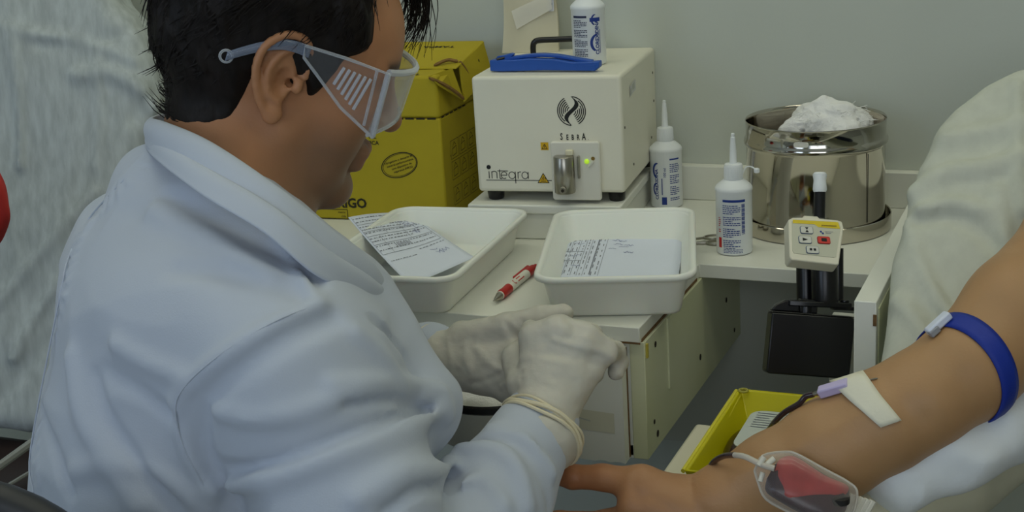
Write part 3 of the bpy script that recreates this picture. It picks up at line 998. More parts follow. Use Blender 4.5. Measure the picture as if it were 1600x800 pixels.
form('printed form with barcode lying askew in the left tray', [(-.468, -.405), (-.4577, -.2624), (-.2936, -.4031), (-.3241, -.5231)], ZD + .012,
     lambda u, v: (.050 * (1 - u) + .022 * u) * (1 - v) ** 1.3 + (.008 * (1 - u) + .005 * u) * v + .0012 * math.sin(5 * u + 3 * v), print1, 0)
form('printed form lying straight in the right tray', [(-.214, -.286), (-.0650, -.2575), (-.0310, -.405), (-.1780, -.438)], ZD + .0075,
     lambda u, v: .002 + .006 * (1 - v) + .0012 * math.sin(4 * u + 2 * v), print2, 0)

# ------------------------------------------------------------------ pen
pA = np.array([-.2163, -.524, ZD]); pB = np.array([-.2188, -.3862, ZD])
pn = thing('ballpoint_pen', 'red and white ballpoint pen lying between the trays', 'pen', (-.2163, -.524, ZD + .0062), math.atan2(pB[1] - pA[1], pB[0] - pA[0]))
m_redp = mat('red_rubber', (176, 30, 26), .4)
AXX = Matrix.Rotation(math.radians(90), 4, 'Y')


def along(mb): mb.v = [(z, y, -x) for x, y, z in mb.v]; return mb


along(MB().lathe([(.0006, 0), (.0009, .003), (.0022, .006), (.0044, .016), (.0047, .0185)], 20)).build('metal_tip', m_steel2, pn, smooth=True)
along(MB().lathe([(.0050, .0185), (.0053, .0195), (.0050, .021)], 20)).build('tip_ring', m_plate, pn, smooth=True)
along(MB().lathe([(.0052, .021), (.0060, .025), (.0055, .034), (.0058, .042), (.0060, .0465)], 20)).build('grip', m_redp, pn, smooth=True)
along(MB().lathe([(.0056, .0465), (.0056, .104)], 20)).build('barrel', m_plate, pn, smooth=True)
along(MB().lathe([(.0056, .104), (.0057, .12), (.0046, .128), (.0030, .129), (.0030, .137), (.0018, .138)], 20)).build('push_end', m_redp, pn, smooth=True)
MB().box(.078, .126, .004, .0075, -.001, .0045).build('clip', m_redp, pn, bevel=.001)
pp = Flat().line(ellipse(.060, .0, .003, .0028, 16)[3:14], .0012).rect(.067, .0008, .079, .0022).rect(.067, -.0030, .086, -.0018)
pp.lay('pen_print', m_red, pn, lambda x, y: (x, .00575 * math.sin(y / .0057 - .55), .00575 * math.cos(y / .0057 - .55)))

# ------------------------------------------------------------------ scissors
sc_ = thing('surgical_scissors', 'small steel scissors lying by the front bottle', 'scissors', (-.035, -.222, ZD + .003), math.radians(25))
for s in (1, -1):
    MB().tube([(.0125 * math.cos(a), s * .0085 + .0085 * math.sin(a), s * .0012) for a in np.linspace(0, 2 * math.pi, 25)][:], .0018, 8).build('finger_ring', m_steel2, sc_, smooth=True)
    MB().tube([(-.0125, s * .008, s * .0012), (-.04, s * .003, s * .0012), (-.055, 0, s * .0012), (-.085, -s * .003, s * .0012)], [.0018, .002, .0026, .0006], 8).build('blade_arm', m_steel2, sc_, smooth=True)
MB().lathe([(.0028, 0), (.0028, .002)], 12, (-.055, 0, .0018)).build('pivot_screw', m_steel2, sc_)

# ------------------------------------------------------------------ steel drum with gauze
dr = thing('steel_drum', 'polished round steel dressing drum standing on its lid', 'drum', (.0745, -.1225, ZD + .0004))
R_ = .0895
MB().lathe([(.0955, 0), (.0975, .001), (.0975, .0195), (.0965, .0205), (.0955, .0195), (.0955, .006), (.03, .005)], 72).build('lid', m_steel, dr, smooth=True)
zb = .0055
MB().lathe([(.02, zb), (R_ - .002, zb), (R_, zb + .002), (R_, zb + .0145), (R_ - .0006, zb + .0155), (R_ - .0006, .111), (R_ + .0008, .1125), (R_ + .0022, .115), (R_ + .0026, .1175), (R_ + .0022, .120), (R_ + .0008, .1225), (R_, .124),
            (R_, .1435), (R_ + .0008, .1445), (R_ + .0003, .1455), (R_ - .0008, .1445), (R_ - .0014, .140), (R_ - .0014, .02), (.02, .02)], 96).build('drum_body', m_steel, dr, smooth=True, angle=60)
a0 = FACE - .22
MB().prism(rrect(.0185, .0065, .003, 4), 0, .0012, lambda x, y, z: ((R_ + z) * math.sin(a0 + x / R_), -(R_ + z) * math.cos(a0 + x / R_), .1285 + y)).build('vent_tab', m_plate, dr)
MB().tube([((R_ + .0002) * math.sin(1.0), -(R_ + .0002) * math.cos(1.0), .021), ((R_ + .0002) * math.sin(1.0), -(R_ + .0002) * math.cos(1.0), .110)], .0005, 5).build('weld_seam', m_dark, dr)

m_gauze = mat('white_gauze', (238, 238, 236), .9, bump=.5, bscale=420, var=.02, vscale=60)
gz = thing('gauze_wad', 'crumpled white gauze on top of the steel drum', 'gauze', (.087, -.112, ZD + .128))
gb = Body()
for (x, y, z, r) in ((-.012, -.006, .008, .024), (.012, .004, .013, .026), (.0, .0, .027, .015), (.03, .012, .01, .02), (-.032, -.014, .002, .019), (.006, -.02, .003, .022), (.02, -.012, .022, .013), (-.05, -.02, -.002, .010), (.045, .0, .006, .013), (-.018, .02, .002, .03), (.03, -.03, -.002, .018), (-.03, .035, -.004, .028), (.03, .04, -.004, .026)):
    gb.u(ball((x, y, z), r), .012)
gb.fn(lambda p, d: d + .004 * vnoise(p, 55, 1) + .0016 * vnoise(p, 180, 2) + .003 * np.abs(vnoise(p * np.array([1, 1, 2.2]), 60, 5)))
put_body('gauze_bulk', gb.mesh((-.08, -.07, -.03), (.08, .09, .06), .002), m_gauze, gz, (0, 0, 0))
th = MB(); rs = random.Random(3)
for k in range(170):
    a = rs.uniform(-2.6, .9); b0 = np.array([.048 * math.cos(a) * rs.uniform(.6, 1.0), .03 * math.sin(a) * rs.uniform(.6, 1.1), .006 + .02 * rs.random()])
    v = np.array([math.cos(a), math.sin(a) * .8, rs.uniform(-.5, .8)]); l = rs.uniform(.008, .02)
    q = [b0 + v * l * t + np.array([0, 0, -.004 * t * t]) + np.array([rs.gauss(0, .0012) for _ in range(3)]) * t for t in (0, .35, .7, 1)]
    th.tube(q, .00035, 3, False)
tag(th.build('loose_threads', m_gauze, gz), kind='stuff')

# ------------------------------------------------------------------ blood-flow mixer handset on its bracket
ms = thing('blood_mixer_monitor', 'cream push-button controller on a black bracket and box', 'medical device', (.150, -.47, .66))
ORG = np.array([.150, -.47, .66])
ux = dirw(1, .05, 0.12); uy = dirw(0.05, -1, 0); uy = uy - ux * (uy @ ux); uy /= np.linalg.norm(uy); uz = np.cross(ux, uy)
m_shell = mat('cream_device_shell', (222, 218, 198), .35)
m_face = mat('grey_green_panel', (196, 196, 176), .4)
# the panel leans back: its face looks up towards the seated worker
tl_ = math.radians(28)
py_ = uy * math.cos(tl_) - uz * math.sin(tl_) ; pz_ = np.cross(ux, py_)
PC = at(1275, 377, 1.52)
pl = lambda x, y, z: tuple(PC + ux * x + py_ * y + pz_ * z - ORG)
out = [(-.024, -.0245), (.020, -.0275), (.0225, -.0265), (.0335, .019), (.0325, .0265), (.028, .028), (.007, .029), (.006, .0315), (-.010, .0315), (-.011, .029), (-.023, .028), (-.028, .025), (-.0315, -.020), (-.030, -.024)]
MB().prism(out[::-1][::-1], -.018, 0, pl).build('controller_shell', m_shell, ms, bevel=.003, seg=3)
inn = [(x * .88, y * .80 + .003) for x, y in out[:6]] + [(x * .88, min(y, .028) * .80 + .003) for x, y in out[10:]]
MB().prism(inn, .0, .0006, pl).build('panel_face', m_face, ms)
Flat().poly([(-.0235, .0248), (.0275, .0248), (.0288, .0165), (.0045, .0172), (.0005, .0205), (-.024, .0205)]).lay('yellow_band', mat('panel_yellow', (222, 196, 30), .45), ms, lambda x, y: pl(x, y, .0009))
Flat().rect(.008, .0188, .025, .0202).lay('band_print', mat('ochre_print', (150, 128, 30), .6), ms, lambda x, y: pl(x, y, .0012))
m_btn = mat('button_grey', (206, 206, 196), .4)
for (bx_, by_, red_) in ((-.0095, .0125, 0), (-.0125, .0005, 0), (.0085, .0012, 1), (-.0055, -.0115, 0)):
    fb = MB().prism([(bx_ + a, by_ + b) for a, b in rrect(.0145, .0092, .002, 3)], .0006, .0013, pl).build('button_rim', mat('button_rim', (70, 90, 120), .4) if not red_ else mat('red_rim', (150, 40, 34), .4), ms)
    MB().prism([(bx_ + a, by_ + b) for a, b in rrect(.0133, .0080, .0017, 3)], .0013, .0020, pl).build('button', m_btn if not red_ else mat('red_button', (206, 52, 44), .4), fb)
    g_ = Flat()
    if red_: g_.rect(bx_ - .003, by_ - .002, bx_ + .003, by_ + .002)
    elif by_ > .01: g_.poly([(bx_ - .002, by_ + .003), (bx_ + .002, by_ + .003), (bx_, by_)]).poly([(bx_ - .002, by_ - .003), (bx_ + .002, by_ - .003), (bx_, by_)])
    elif by_ > -.005: g_.poly([(bx_ - .003, by_ - .002), (bx_ - .003, by_ + .002), (bx_ + .003, by_)])
    else: g_.rect(bx_ - .0035, by_ - .0014, bx_ - .0008, by_ + .0014).rect(bx_ + .0008, by_ - .0014, bx_ + .0035, by_ + .0014)
    g_.lay('button_icon', m_ink, fb, lambda x, y: pl(x, y, .0023))
Flat().poly(ellipse(.0065, .0118, .0012, .0012, 10)).poly(ellipse(.0085, .0098, .0012, .0012, 10)).lay('maker_mark', m_blueink, ms, lambda x, y: pl(x, y, .0010))
Flat().rect(.0115, .0118, .0205, .0124).rect(.0115, .0100, .018, .0106).lay('maker_print', mat('soft_print', (140, 140, 150), .6), ms, lambda x, y: pl(x, y, .0010))
L3 = lambda x, y, d: tuple(at(x, y, d) - ORG)
MB().tube([L3(1280, 342, 1.545), L3(1281, 295, 1.55)], .0062, 16).build('black_rod', m_black, ms, smooth=True)
MB().tube([L3(1281, 300, 1.55), L3(1281, 296, 1.55), L3(1281, 287, 1.551), L3(1281, 282, 1.551), L3(1281, 273, 1.552), L3(1281, 269, 1.552)], [.0068, .0078, .0072, .0068, .0079, .0058], 16).build('white_tip', m_bottle, ms, smooth=True)
MB().tube([L3(1286, 396, 1.535), L3(1288, 421, 1.54)], .0128, 24).build('white_socket', m_shell, ms, smooth=True)
MB().tube([L3(1287, 417, 1.54), L3(1288, 421, 1.54), L3(1289, 468, 1.54), L3(1289, 474, 1.54)], [.0140, .0145, .0145, .0135], 24).build('black_sleeve', m_black, ms, smooth=True)
MB().tube([L3(1258, 412, 1.565), L3(1259, 470, 1.565)], .0100, 18).build('black_post', m_black, ms, smooth=True)
MB().tube([L3(1309, 388, 1.565), L3(1309, 470, 1.565)], .0062, 14).build('black_post', m_black, ms, smooth=True)
BC = at(1268, 474, 1.540)
bl = lambda x, y, z: tuple(BC + ux * x + uz * y + uy * z - ORG)
plate = [(-.030, -.006), (-.028, -.011), (-.012, -.012), (.024, -.012), (.040, -.008), (.045, .0), (.043, .008), (.034, .012), (-.008, .016), (-.028, .010)]
MB().prism(plate, -.0035, .0025, lambda x, y, z: bl(x, y, z)).build('bracket_plate', m_black, ms, bevel=.001)
MB().prism(ellipse(.0375, 0, .0052, .0052, 16), .0025, .0055, lambda x, y, z: bl(x, y, z)).build('bracket_knob', m_black, ms, bevel=.0008)
MB().tube([bl(-.006, .0, -.003), bl(-.006, .0, -.020)], .008, 14).build('black_neck', m_black, ms, smooth=True)
kx = dirw(1, .075, .05); ky = dirw(.05, -1, 0); ky = ky - kx * (ky @ kx); ky /= np.linalg.norm(ky); kz = np.cross(kx, ky)
KC = at(1266, 541, 1.515)
kl = lambda x, y, z: tuple(KC + kx * x + ky * y + kz * z - ORG)
MB().prism([(-.0455, -.030), (-.043, -.0325), (.043, -.0325), (.0455, -.030), (.0470, .0335), (-.0440, .0335)], -.022, .0, kl).build('black_box', m_black, ms, bevel=.003, seg=3)
MB().prism([(-.0440, .0338), (.0470, .0338), (.0460, .0350), (-.0430, .0350)], -.022, -.0005, kl).build('box_lid', m_black, ms, bevel=.0006)
MB().prism([(-.042, .0350), (-.036, .0425), (-.026, .0475), (-.012, .0490), (-.010, .0350)], -.024, -.016, kl).build('box_shoulder', m_black, ms, bevel=.0015)
MB().prism([(-.010, .0350), (-.010, .050), (.010, .050), (.010, .0350)], -.028, -.018, kl).build('box_mount', m_black, ms, bevel=.001)
MB().obox(at(1320, 482, 1.56) - ORG, ux, uy, uz, .030, .004, .012).build('clamp_arm', m_black, ms, bevel=.001)

# ------------------------------------------------------------------ draped recliners
m_sheet = mat('nonwoven_sheet', (178, 185, 184), .85, var=.14, vscale=30, stretch=(3.0, 3.0, .45), bump=.35, bscale=90, detail=8)
m_sheet2 = mat('nonwoven_sheet_warm', (192, 195, 182), .85, var=.05, vscale=24, stretch=(2.4, 2.4, .5), bump=.3, bscale=80, detail=8)
m_vinyl = mat('cream_vinyl', (206, 202, 176), .4, bump=.1, bscale=200)
m_frame = mat('recliner_frame', (150, 150, 148), .35, metal=.8)
m_brownv = mat('dark_brown_vinyl', (52, 40, 38), .45)


def poly_sdf2(q, P):
    P = np.asarray(P, float); d = np.full(len(q), 1e9); s = np.ones(len(q))
    for i in range(len(P)):
        a = P[i]; b = P[i - 1]
        e = b - a; w_ = q - a
        t = np.clip((w_ @ e) / (e @ e), 0, 1); bb = w_ - t[:, None] * e
        d = np.minimum(d, (bb ** 2).sum(1))
        c1 = q[:, 1] >= a[1]; c2 = q[:, 1] < b[1]; c3 = e[0] * w_[:, 1] > e[1] * w_[:, 0]
        f = (c1 & c2 & c3) | (~c1 & ~c2 & ~c3)
        s = np.where(f, -s, s)
    return s * np.sqrt(d)


def pad_body(p0, e1, e2, outline, thick, rnd):
    p0 = np.asarray(p0, float); e1 = np.asarray(e1, float) / np.linalg.norm(e1); e2 = np.asarray(e2, float)
    e2 = e2 - e1 * (e2 @ e1); e2 /= np.linalg.norm(e2); e3 = np.cross(e1, e2)

    def ev(p):
        q = p - p0
        uv = np.stack([q @ e1, q @ e2], 1); wz = np.abs(q @ e3 + thick / 2) - thick / 2
        d2 = poly_sdf2(uv, outline) + rnd; wz = wz + rnd
        return np.minimum(np.maximum(d2, wz), 0) + np.sqrt(np.maximum(d2, 0) ** 2 + np.maximum(wz, 0) ** 2) - rnd
    return Body().u((ev, p0, 2.0), .001), e1, e2, e3


# right recliner, in which the donor lies
rc = thing('donor_recliner', 'recliner under a pale disposable sheet at the right, donor arm in front', 'recliner', (.55, -.75, 0))
RO = np.array([.55, -.75, 0])
a50 = math.radians(50)
outl = [(-.068, -.36), (-.070, -.19), (-.060, -.06), (-.048, -.005), (-.030, .030), (-.003, .062), (.028, .085), (.075, .104), (.15, .112), (.52, .112), (.585, .06), (.60, -.36)]
rb, e1, e2, e3 = pad_body((.3, -.4, .95), (1, 0, 0), (0, math.sin(a50), math.cos(a50)), outl, .09, .022)
for pts, wd, am in (([(1430, 300), (1480, 270), (1545, 262), (1600, 245)], .009, .010), ([(1440, 330), (1490, 318), (1540, 330)], .008, .006), ([(1428, 345), (1480, 338), (1530, 360), (1570, 400)], .008, -.005),
                    ([(1420, 350), (1440, 420), (1475, 480), (1500, 500)], .007, .005), ([(1560, 300), (1570, 380), (1560, 430)], .008, .004), ([(1480, 215), (1540, 205), (1600, 190)], .012, .004),
                    ([(1400, 470), (1430, 500), (1450, 540)], .008, .005), ([(1590, 130), (1590, 260), (1600, 330)], .007, .004)):
    q = [rb.trace(*p) for p in pts]
    if all(v is not None for v in q): rb.fold(spline(q, 3), wd * .9, am * 2.4)
rb.fn(lambda p, d: d + .003 * vnoise(p, 12, 3) + .006 * np.abs(vnoise(p * np.array([1, .8, 1]), 16, 4)))
put_body('sheet_covered_back', rb.mesh((.2, -.82, .55), (.95, -.2, 1.1), .005, (np.array([.2, -.82, .6]), np.array([.45, -.2, 1.1])), .014), m_sheet2, rc, RO)
MB().box(-.22, .27, -.55, -.02, .34, .44).build('seat', m_sheet2, rc, bevel=.03, seg=4)
MB().box(-.20, .25, -.52, .02, .08, .34).build('base_frame', m_frame, rc, bevel=.01)

# left recliner behind the worker
lc = thing('empty_recliner', 'tall recliner back under a grey-white disposable sheet at the left', 'recliner', (-1.15, -.35, 0))
LO = np.array([-1.15, -.35, 0])
n_ = np.array([.3, -.954, .25]); n_ /= np.linalg.norm(n_)
f1 = np.cross((0, 0, 1.0), n_); f1 /= np.linalg.norm(f1); f2 = np.cross(n_, f1)
P0 = np.array([-.9, -.3, .9])


def on_plane(x, y, p0, n):
    dv = AX.T @ np.array([(x - 800) / F_PX, (y - 400) / F_PX, 1.0])
    return CAM + dv * (((p0 - CAM) @ n) / (dv @ n))


sil = [(165, -60), (150, -30), (178, 0), (214, 38), (238, 88), (246, 140), (240, 195), (222, 260), (205, 330), (190, 430), (175, 560), (150, 690)]
L2 = []
for s_ in sil[::-1]:
    q = on_plane(*s_, P0, n_) - P0; L2.append((q @ f1, q @ f2))
L2 += [(-.10, .27), (-.22, .30), (-.40, .28), (-.50, .20), (-.52, -.47), (-.3, -.49)]
L2 = L2[:10] + [(L2[9][0] - .03, L2[9][1] + .06), (L2[9][0] - .09, L2[9][1] + .10), (-.22, .33), (-.40, .30), (-.50, .20), (-.52, -.42), (-.3, -.44)]
lb, _, _, _ = pad_body(P0, f1, f2, L2, .11, .035)
for pts, wd, am in (([(0, 40), (60, 55), (140, 68), (210, 95)], .008, .004), ([(120, 118), (170, 112), (215, 135), (240, 165)], .010, .007), ([(225, 40), (170, 60), (110, 66), (60, 70)], .008, -.003),
                    ([(210, 185), (225, 160), (240, 150)], .010, -.006), ([(0, 470), (60, 400), (150, 300)], .008, .004), ([(20, 560), (70, 470), (120, 420)], .008, .005), ([(0, 620), (50, 560), (90, 520)], .009, -.004),
                    ([(20, 60), (28, 160), (30, 260)], .008, .004), ([(150, 90), (155, 180), (150, 260)], .007, .003)):
    q = [lb.trace(*p) for p in pts]
    if all(v is not None for v in q): lb.fold(spline(q, 3), wd, am * 2.2)
lb.fn(lambda p, d: d + .004 * vnoise(p, 11, 6) + .006 * np.abs(vnoise(p * np.array([1, 1, .6]), 15, 7)))
put_body('sheet_covered_back', lb.mesh((-1.6, -.62, .35), (-.72, -.02, 1.35), .006, (np.array([-1.12, -.62, .4]), np.array([-.72, -.1, 1.12])), .016), m_sheet, lc, LO)
MB().box(-.30, .22, -.62, -.05, .36, .44).build('seat', m_brownv, lc, bevel=.03, seg=4)
for x in (-.28, .20):
    MB().tube([(x, -.6, .02), (x, -.6, .36), (x, -.05, .36), (x, -.05, .02)], .012, 10).build('steel_leg', m_frame, lc, smooth=True)
MB().tube([at(-70, 778, 1.74) - LO, at(60, 684, 1.96) - LO], .0058, 8).build('steel_rail', mat('bright_steel_rail', (206, 204, 196), .25, metal=.7), lc, smooth=True)
MB().tube([at(-40, 790, 1.80) - LO, at(60, 730, 2.0) - LO], .003, 8).build('steel_rail', mat('bright_steel_rail', (206, 204, 196)), lc, smooth=True)

# red cloth over the far edge of the left recliner
m_redc = mat('red_cloth', (196, 44, 40), .8, c2=(150, 26, 28), vscale=22, stretch=(1, 1, .3))
rl = thing('red_cloth', 'red patterned cloth hanging at the left edge of the picture', 'cloth', tuple(at(-25, 390, 1.70)))
rlo = at(-25, 390, 1.70)
rbd = Body()
for a, b, r in (((-60, 250, 1.72), (-40, 300, 1.71), .030), ((-40, 300, 1.71), (-32, 340, 1.70), .034), ((-32, 340, 1.70), (-50, 400, 1.72), .028), ((-90, 300, 1.75), (-80, 380, 1.75), .05)):
    rbd.u(cone(at(*a), at(*b), r, r), .02)
rbd.fn(lambda p, d: d + .005 * vnoise(p, 30, 9))
put_body('cloth_folds', rbd.mesh(rlo - .2, rlo + .22, .005), m_redc, rl, rlo)

# ------------------------------------------------------------------ armrest, pillow
ar = thing('arm_support', 'cream padded arm support below the donor forearm', 'armrest', tuple(at(1400, 800, 1.28)))
ARO = at(1400, 800, 1.28)
ab = Body()
ab.u(cone(at(1180, 905, 1.27), at(1330, 825, 1.265), .034, .036), .02).u(cone(at(1330, 825, 1.265), at(1480, 735, 1.30), .036, .036), .02)
ab.u(cone(at(1360, 830, 1.33), at(1480, 745, 1.36), .034, .036), .03)
ab.u(cone(at(1480, 745, 1.33), at(1680, 600, 1.38), .045, .045), .03)
put_body('pad', ab.mesh(ARO - .3, ARO + .35, .006), m_vinyl, ar, ARO)
MB().tube([at(1430, 800, 1.31) - ARO, np.array([at(1430, 800, 1.31)[0], at(1430, 800, 1.31)[1], .02]) - ARO], .018, 16).build('support_post', m_frame, ar, smooth=True)
MB().lathe([(.12, 0), (.12, .01), (.03, .025), (.02, .03)], 32, tuple(np.array([at(1430, 800, 1.31)[0], at(1430, 800, 1.31)[1], .0005]) - ARO)).build('floor_plate', m_frame, ar, smooth=True)

pwo = at(1480, 700, 1.26)
pw = thing('arm_pillow', 'rolled white cloth pillow under the donor elbow', 'pillow', tuple(pwo))
pb = Body()
pb.u(cone(at(1400, 752, 1.242), at(1500, 700, 1.245), .026, .033), .02).u(cone(at(1500, 700, 1.245), at(1680, 610, 1.29), .033, .042), .02)
pb.u(cone(at(1440, 724, 1.29), at(1660, 600, 1.34), .022, .034), .03)
pb.u(cone(at(1372, 757, 1.255), at(1400, 755, 1.25), .012, .022), .02)
for pts, wd, am in (([(1390, 735), (1440, 750), (1440, 780)], .005, .003), ([(1400, 745), (1430, 755), (1425, 780)], .003, -.003), ([(1470, 690), (1520, 720), (1560, 715)], .01, .003), ([(1540, 660), (1530, 700), (1500, 740)], .012, -.003), ([(1380, 760), (1420, 765)], .003, -.002), ([(1575, 640), (1590, 690)], .012, .004)):
    q = [pb.trace(*p) for p in pts]
    if all(v is not None for v in q): pb.fold(q, wd, am)
pb.fn(lambda p, d: d + .002 * vnoise(p, 30, 11))
put_body('cloth_roll', pb.mesh(pwo - .2, pwo + .2, .0055), mat('white_cotton', (226, 230, 232), .8, bump=.2, bscale=300), pw, pwo)

# ------------------------------------------------------------------ the donor's arm
def skin_mat(name, base, rough=.48):
    M = mat(name, base, rough, sss=.12, bump=.12, bscale=380, var=.08, vscale=16)
    nt = M.node_tree; b = nt.nodes['Principled BSDF']
    rp = [n for n in nt.nodes if n.type == 'VALTORGB'][0]
    va = nt.nodes.new('ShaderNodeVertexColor'); va.layer_name = 'tint'
    mx = nt.nodes.new('ShaderNodeMix'); mx.data_type = 'RGBA'; mx.blend_type = 'MULTIPLY'; mx.inputs[0].default_value = 1.0
    nt.links.new(rp.outputs[0], mx.inputs[6]); nt.links.new(va.outputs[0], mx.inputs[7]); nt.links.new(mx.outputs[2], b.inputs['Base Color'])
    return M


m_skin_d = skin_mat('donor_skin', (172, 133, 92))
DO = np.array([.55, -.60, .45])
dn = thing('person', 'donor whose bare arm lies palm up across the lower right', 'person', tuple(DO))
db = Body()
ARM = [(1088, 798, 1.268, .0290), (1140, 780, 1.262, .0330), (1210, 748, 1.252, .0395), (1300, 702, 1.242, .0440), (1375, 660, 1.235, .0440), (1440, 625, 1.232, .0425), (1510, 578, 1.238, .0440), (1600, 492, 1.265, .0540), (1740, 350, 1.335, .0600)]
for a, b in zip(ARM[:-1], ARM[1:]):
    db.u(cone(at(*a[:3]), at(*b[:3]), a[3], b[3]), .012)
# palm: metacarpals fan out from the wrist; the palm looks up at the viewer
WR = (1070, 802, 1.27)
for (x, y, d, r) in ((950, 822, 1.285, .0135), (945, 858, 1.275, .0135), (955, 893, 1.265, .013), (975, 925, 1.255, .012)):
    db.u(cone(at(*WR), at(x, y, d), .022, r + .002), .014)
db.u(cone(at(1060, 775, 1.275), at(1003, 757, 1.272), .0175, .0175), .012)       # thenar
db.u(cone(at(1040, 790, 1.262), at(990, 790, 1.265), .018, .014), .014)
# thumb
db.u(cone(at(1003, 757, 1.275), at(942, 746, 1.285), .0158, .0118), .008).u(cone(at(942, 746, 1.285), at(893, 745, 1.293), .0118, .0112), .005).u(cone(at(893, 745, 1.293), at(878, 745, 1.294), .0112, .0085), .004)
# fingers, slightly curled
for (k, (x, y, d, r)) in enumerate(((950, 820, 1.285, .0112), (945, 856, 1.275, .0115), (955, 891, 1.265, .0112), (975, 923, 1.255, .0102))):
    L_ = (75, 82, 76, 60)[k]
    p1 = (x - L_, y - 4 + 3 * k, d - .004); p2 = (p1[0] - L_ * .62, p1[1] - 3 + 2 * k, p1[2] - .016); p3 = (p2[0] - L_ * .38, p2[1] - 4, p2[2] - .016)
    db.u(cone(at(x, y, d), at(*p1), r + .001, r - .0008), .005).u(cone(at(*p1), at(*p2), r - .0008, r - .002), .003).u(cone(at(*p2), at(*p3), r - .002, r - .0035), .003)
for pts, wd, am in (([(1080, 748), (1078, 775), (1095, 800)], .0022, -.0011), ([(1070, 745), (1080, 760), (1105, 800)], .002, -.0009), ([(995, 740), (990, 760), (1000, 785)], .0035, -.0018), ([(905, 728), (903, 745), (905, 765)], .002, -.0010),
                    ([(1010, 775), (1035, 785), (1050, 800)], .004, -.0012), ([(1380, 590), (1400, 625), (1440, 655)], .010, -.0018), ([(1150, 745), (1250, 700), (1340, 650)], .006, .0010)):
    q = [db.trace(*p) for p in pts]
    if all(v is not None for v in q): db.fold(q, wd, am)
skin_only = Body(); skin_only.ops = list(db.ops)
# shoulder and trunk of the reclining donor, outside the picture
SH = at(1740, 350, 1.335)
TR = np.array([.68, -.50, .80])
db.u(cone(SH, TR + (-.06, 0, .05), .062, .09), .05).u(cone(TR, np.array([.66, -.72, .56]), .125, .13), .06)
db.u(cone(TR + (.02, .05, .12), TR + (.03, .08, .22), .055, .055), .03).u(ell(TR + (.04, .08, .31), np.eye(3), (.078, .098, .115)), .03)
db.u(cone(np.array([.66, -.74, .54]), np.array([.62, -1.15, .52]), .10, .075), .05)
db.u(cone(TR + (.13, -.02, .06), TR + (.22, -.12, -.14), .055, .045), .04)
VQ = db.mesh((-.12, -1.3, .38), (1.0, -.25, 1.28), .0028, ((-.12, -.92, .55), (.42, -.60, .92)), .009)
V = VQ[0]
tint = np.ones((len(V), 3))
hand_c = at(960, 790, 1.28)
kk = np.clip(1 - np.linalg.norm(V - hand_c, axis=1) / .14, 0, 1)[:, None]
tint = tint * (1 - kk * np.array([.05, .22, .22]))
thumb_c = at(885, 745, 1.29); kt = np.clip(1 - np.linalg.norm(V - thumb_c, axis=1) / .06, 0, 1)[:, None]
tint = tint * (1 - kt * np.array([.10, .30, .35]))
put_body('body', VQ, m_skin_d, dn, DO, tint)
# shirt: follows shoulder and trunk, short sleeve ends outside the picture
sb = Body()
sb.u(cone(at(1720, 372, 1.325), SH, .066, .070), .03).u(cone(SH, TR + (-.06, 0, .05), .072, .10), .05).u(cone(TR, np.array([.66, -.72, .56]), .135, .142), .06).u(cone(TR + (.13, -.02, .06), TR + (.19, -.08, -.06), .066, .058), .04)
sb.fn(lambda p, d: d + .004 * vnoise(p, 22, 21))
put_body('shirt', sb.mesh((.36, -.98, .38), (1.05, -.28, 1.05), .007), mat('navy_shirt', (52, 62, 92), .85), dn, DO)


def strip_on(body, grid, offs, name, mt, parent, origin, thick=.0006, smooth=True):
    """a flexible strip that follows the skin: grid of sight points -> surface points lifted along the normal"""
    rows = []
    for ri, row in enumerate(grid):
        off = offs(ri / (len(grid) - 1)) if callable(offs) else offs
        r = []
        for (x, y) in row:
            p = body.trace(x, y); nn = body.normal(p); r.append(p + nn * off)
        rows.append(r)
    nr, ncl = len(rows), len(rows[0]); vs = [p - origin for r in rows for p in r]; fs = []
    for j in range(nr - 1):
        for i in range(ncl - 1):
            a = j * ncl + i; fs.append((a, a + 1, a + ncl + 1, a + ncl))
    o = put(name, vs, fs, mt, parent, smooth)
    s = o.modifiers.new('thick', 'SOLIDIFY'); s.thickness = thick; s.offset = 0
    return o


# tourniquet with its clip
m_tq = mat('blue_rubber', (12, 44, 146), .55, bump=.15, bscale=500)
tqo = at(1506, 581, 1.238)
axis = dirw(.80, -.36, .46)
tq = thing('tourniquet', 'blue rubber tourniquet band round the donor upper arm', 'tourniquet', tuple(tqo))
up_ = dirw(-.6, -.75, 0); up_ = up_ - axis * (up_ @ axis); up_ /= np.linalg.norm(up_); sd = np.cross(axis, up_)
vs = []; fs = []; NA = 64; ws_ = (-.0095, -.0045, .0045, .0095)
for k in range(NA):
    a = 2 * math.pi * k / NA; dv = up_ * math.cos(a) + sd * math.sin(a)
    for wv in ws_:
        c = tqo + axis * wv; t = .08
        for _ in range(40):
            e = float(skin_only.ev((c + dv * t)[None])[0]); t -= e * .9
        vs.append(c + dv * (t + .0012 + (.0004 if abs(wv) < .006 else 0)) - tqo)
for k in range(NA):
    for j in range(3):
        a = k * 4 + j; b = ((k + 1) % NA) * 4 + j; fs.append((a, a + 1, b + 1, b))
o = put('band', vs, fs, m_tq, tq, True); s = o.modifiers.new('thick', 'SOLIDIFY'); s.thickness = .0014; s.offset = 0
cA, cB = at(1450, 520, 1.224), at(1482, 491, 1.226)
cd = (cB - cA) / np.linalg.norm(cB - cA)
MB().obox((cA + cB) / 2 - tqo, cd, dirw(.6, .7, .2), np.cross(cd, dirw(.6, .7, .2)), .0255, .0075, .010).build('clip', mat('white_clip', (214, 220, 236), .35), tq, bevel=.0018)
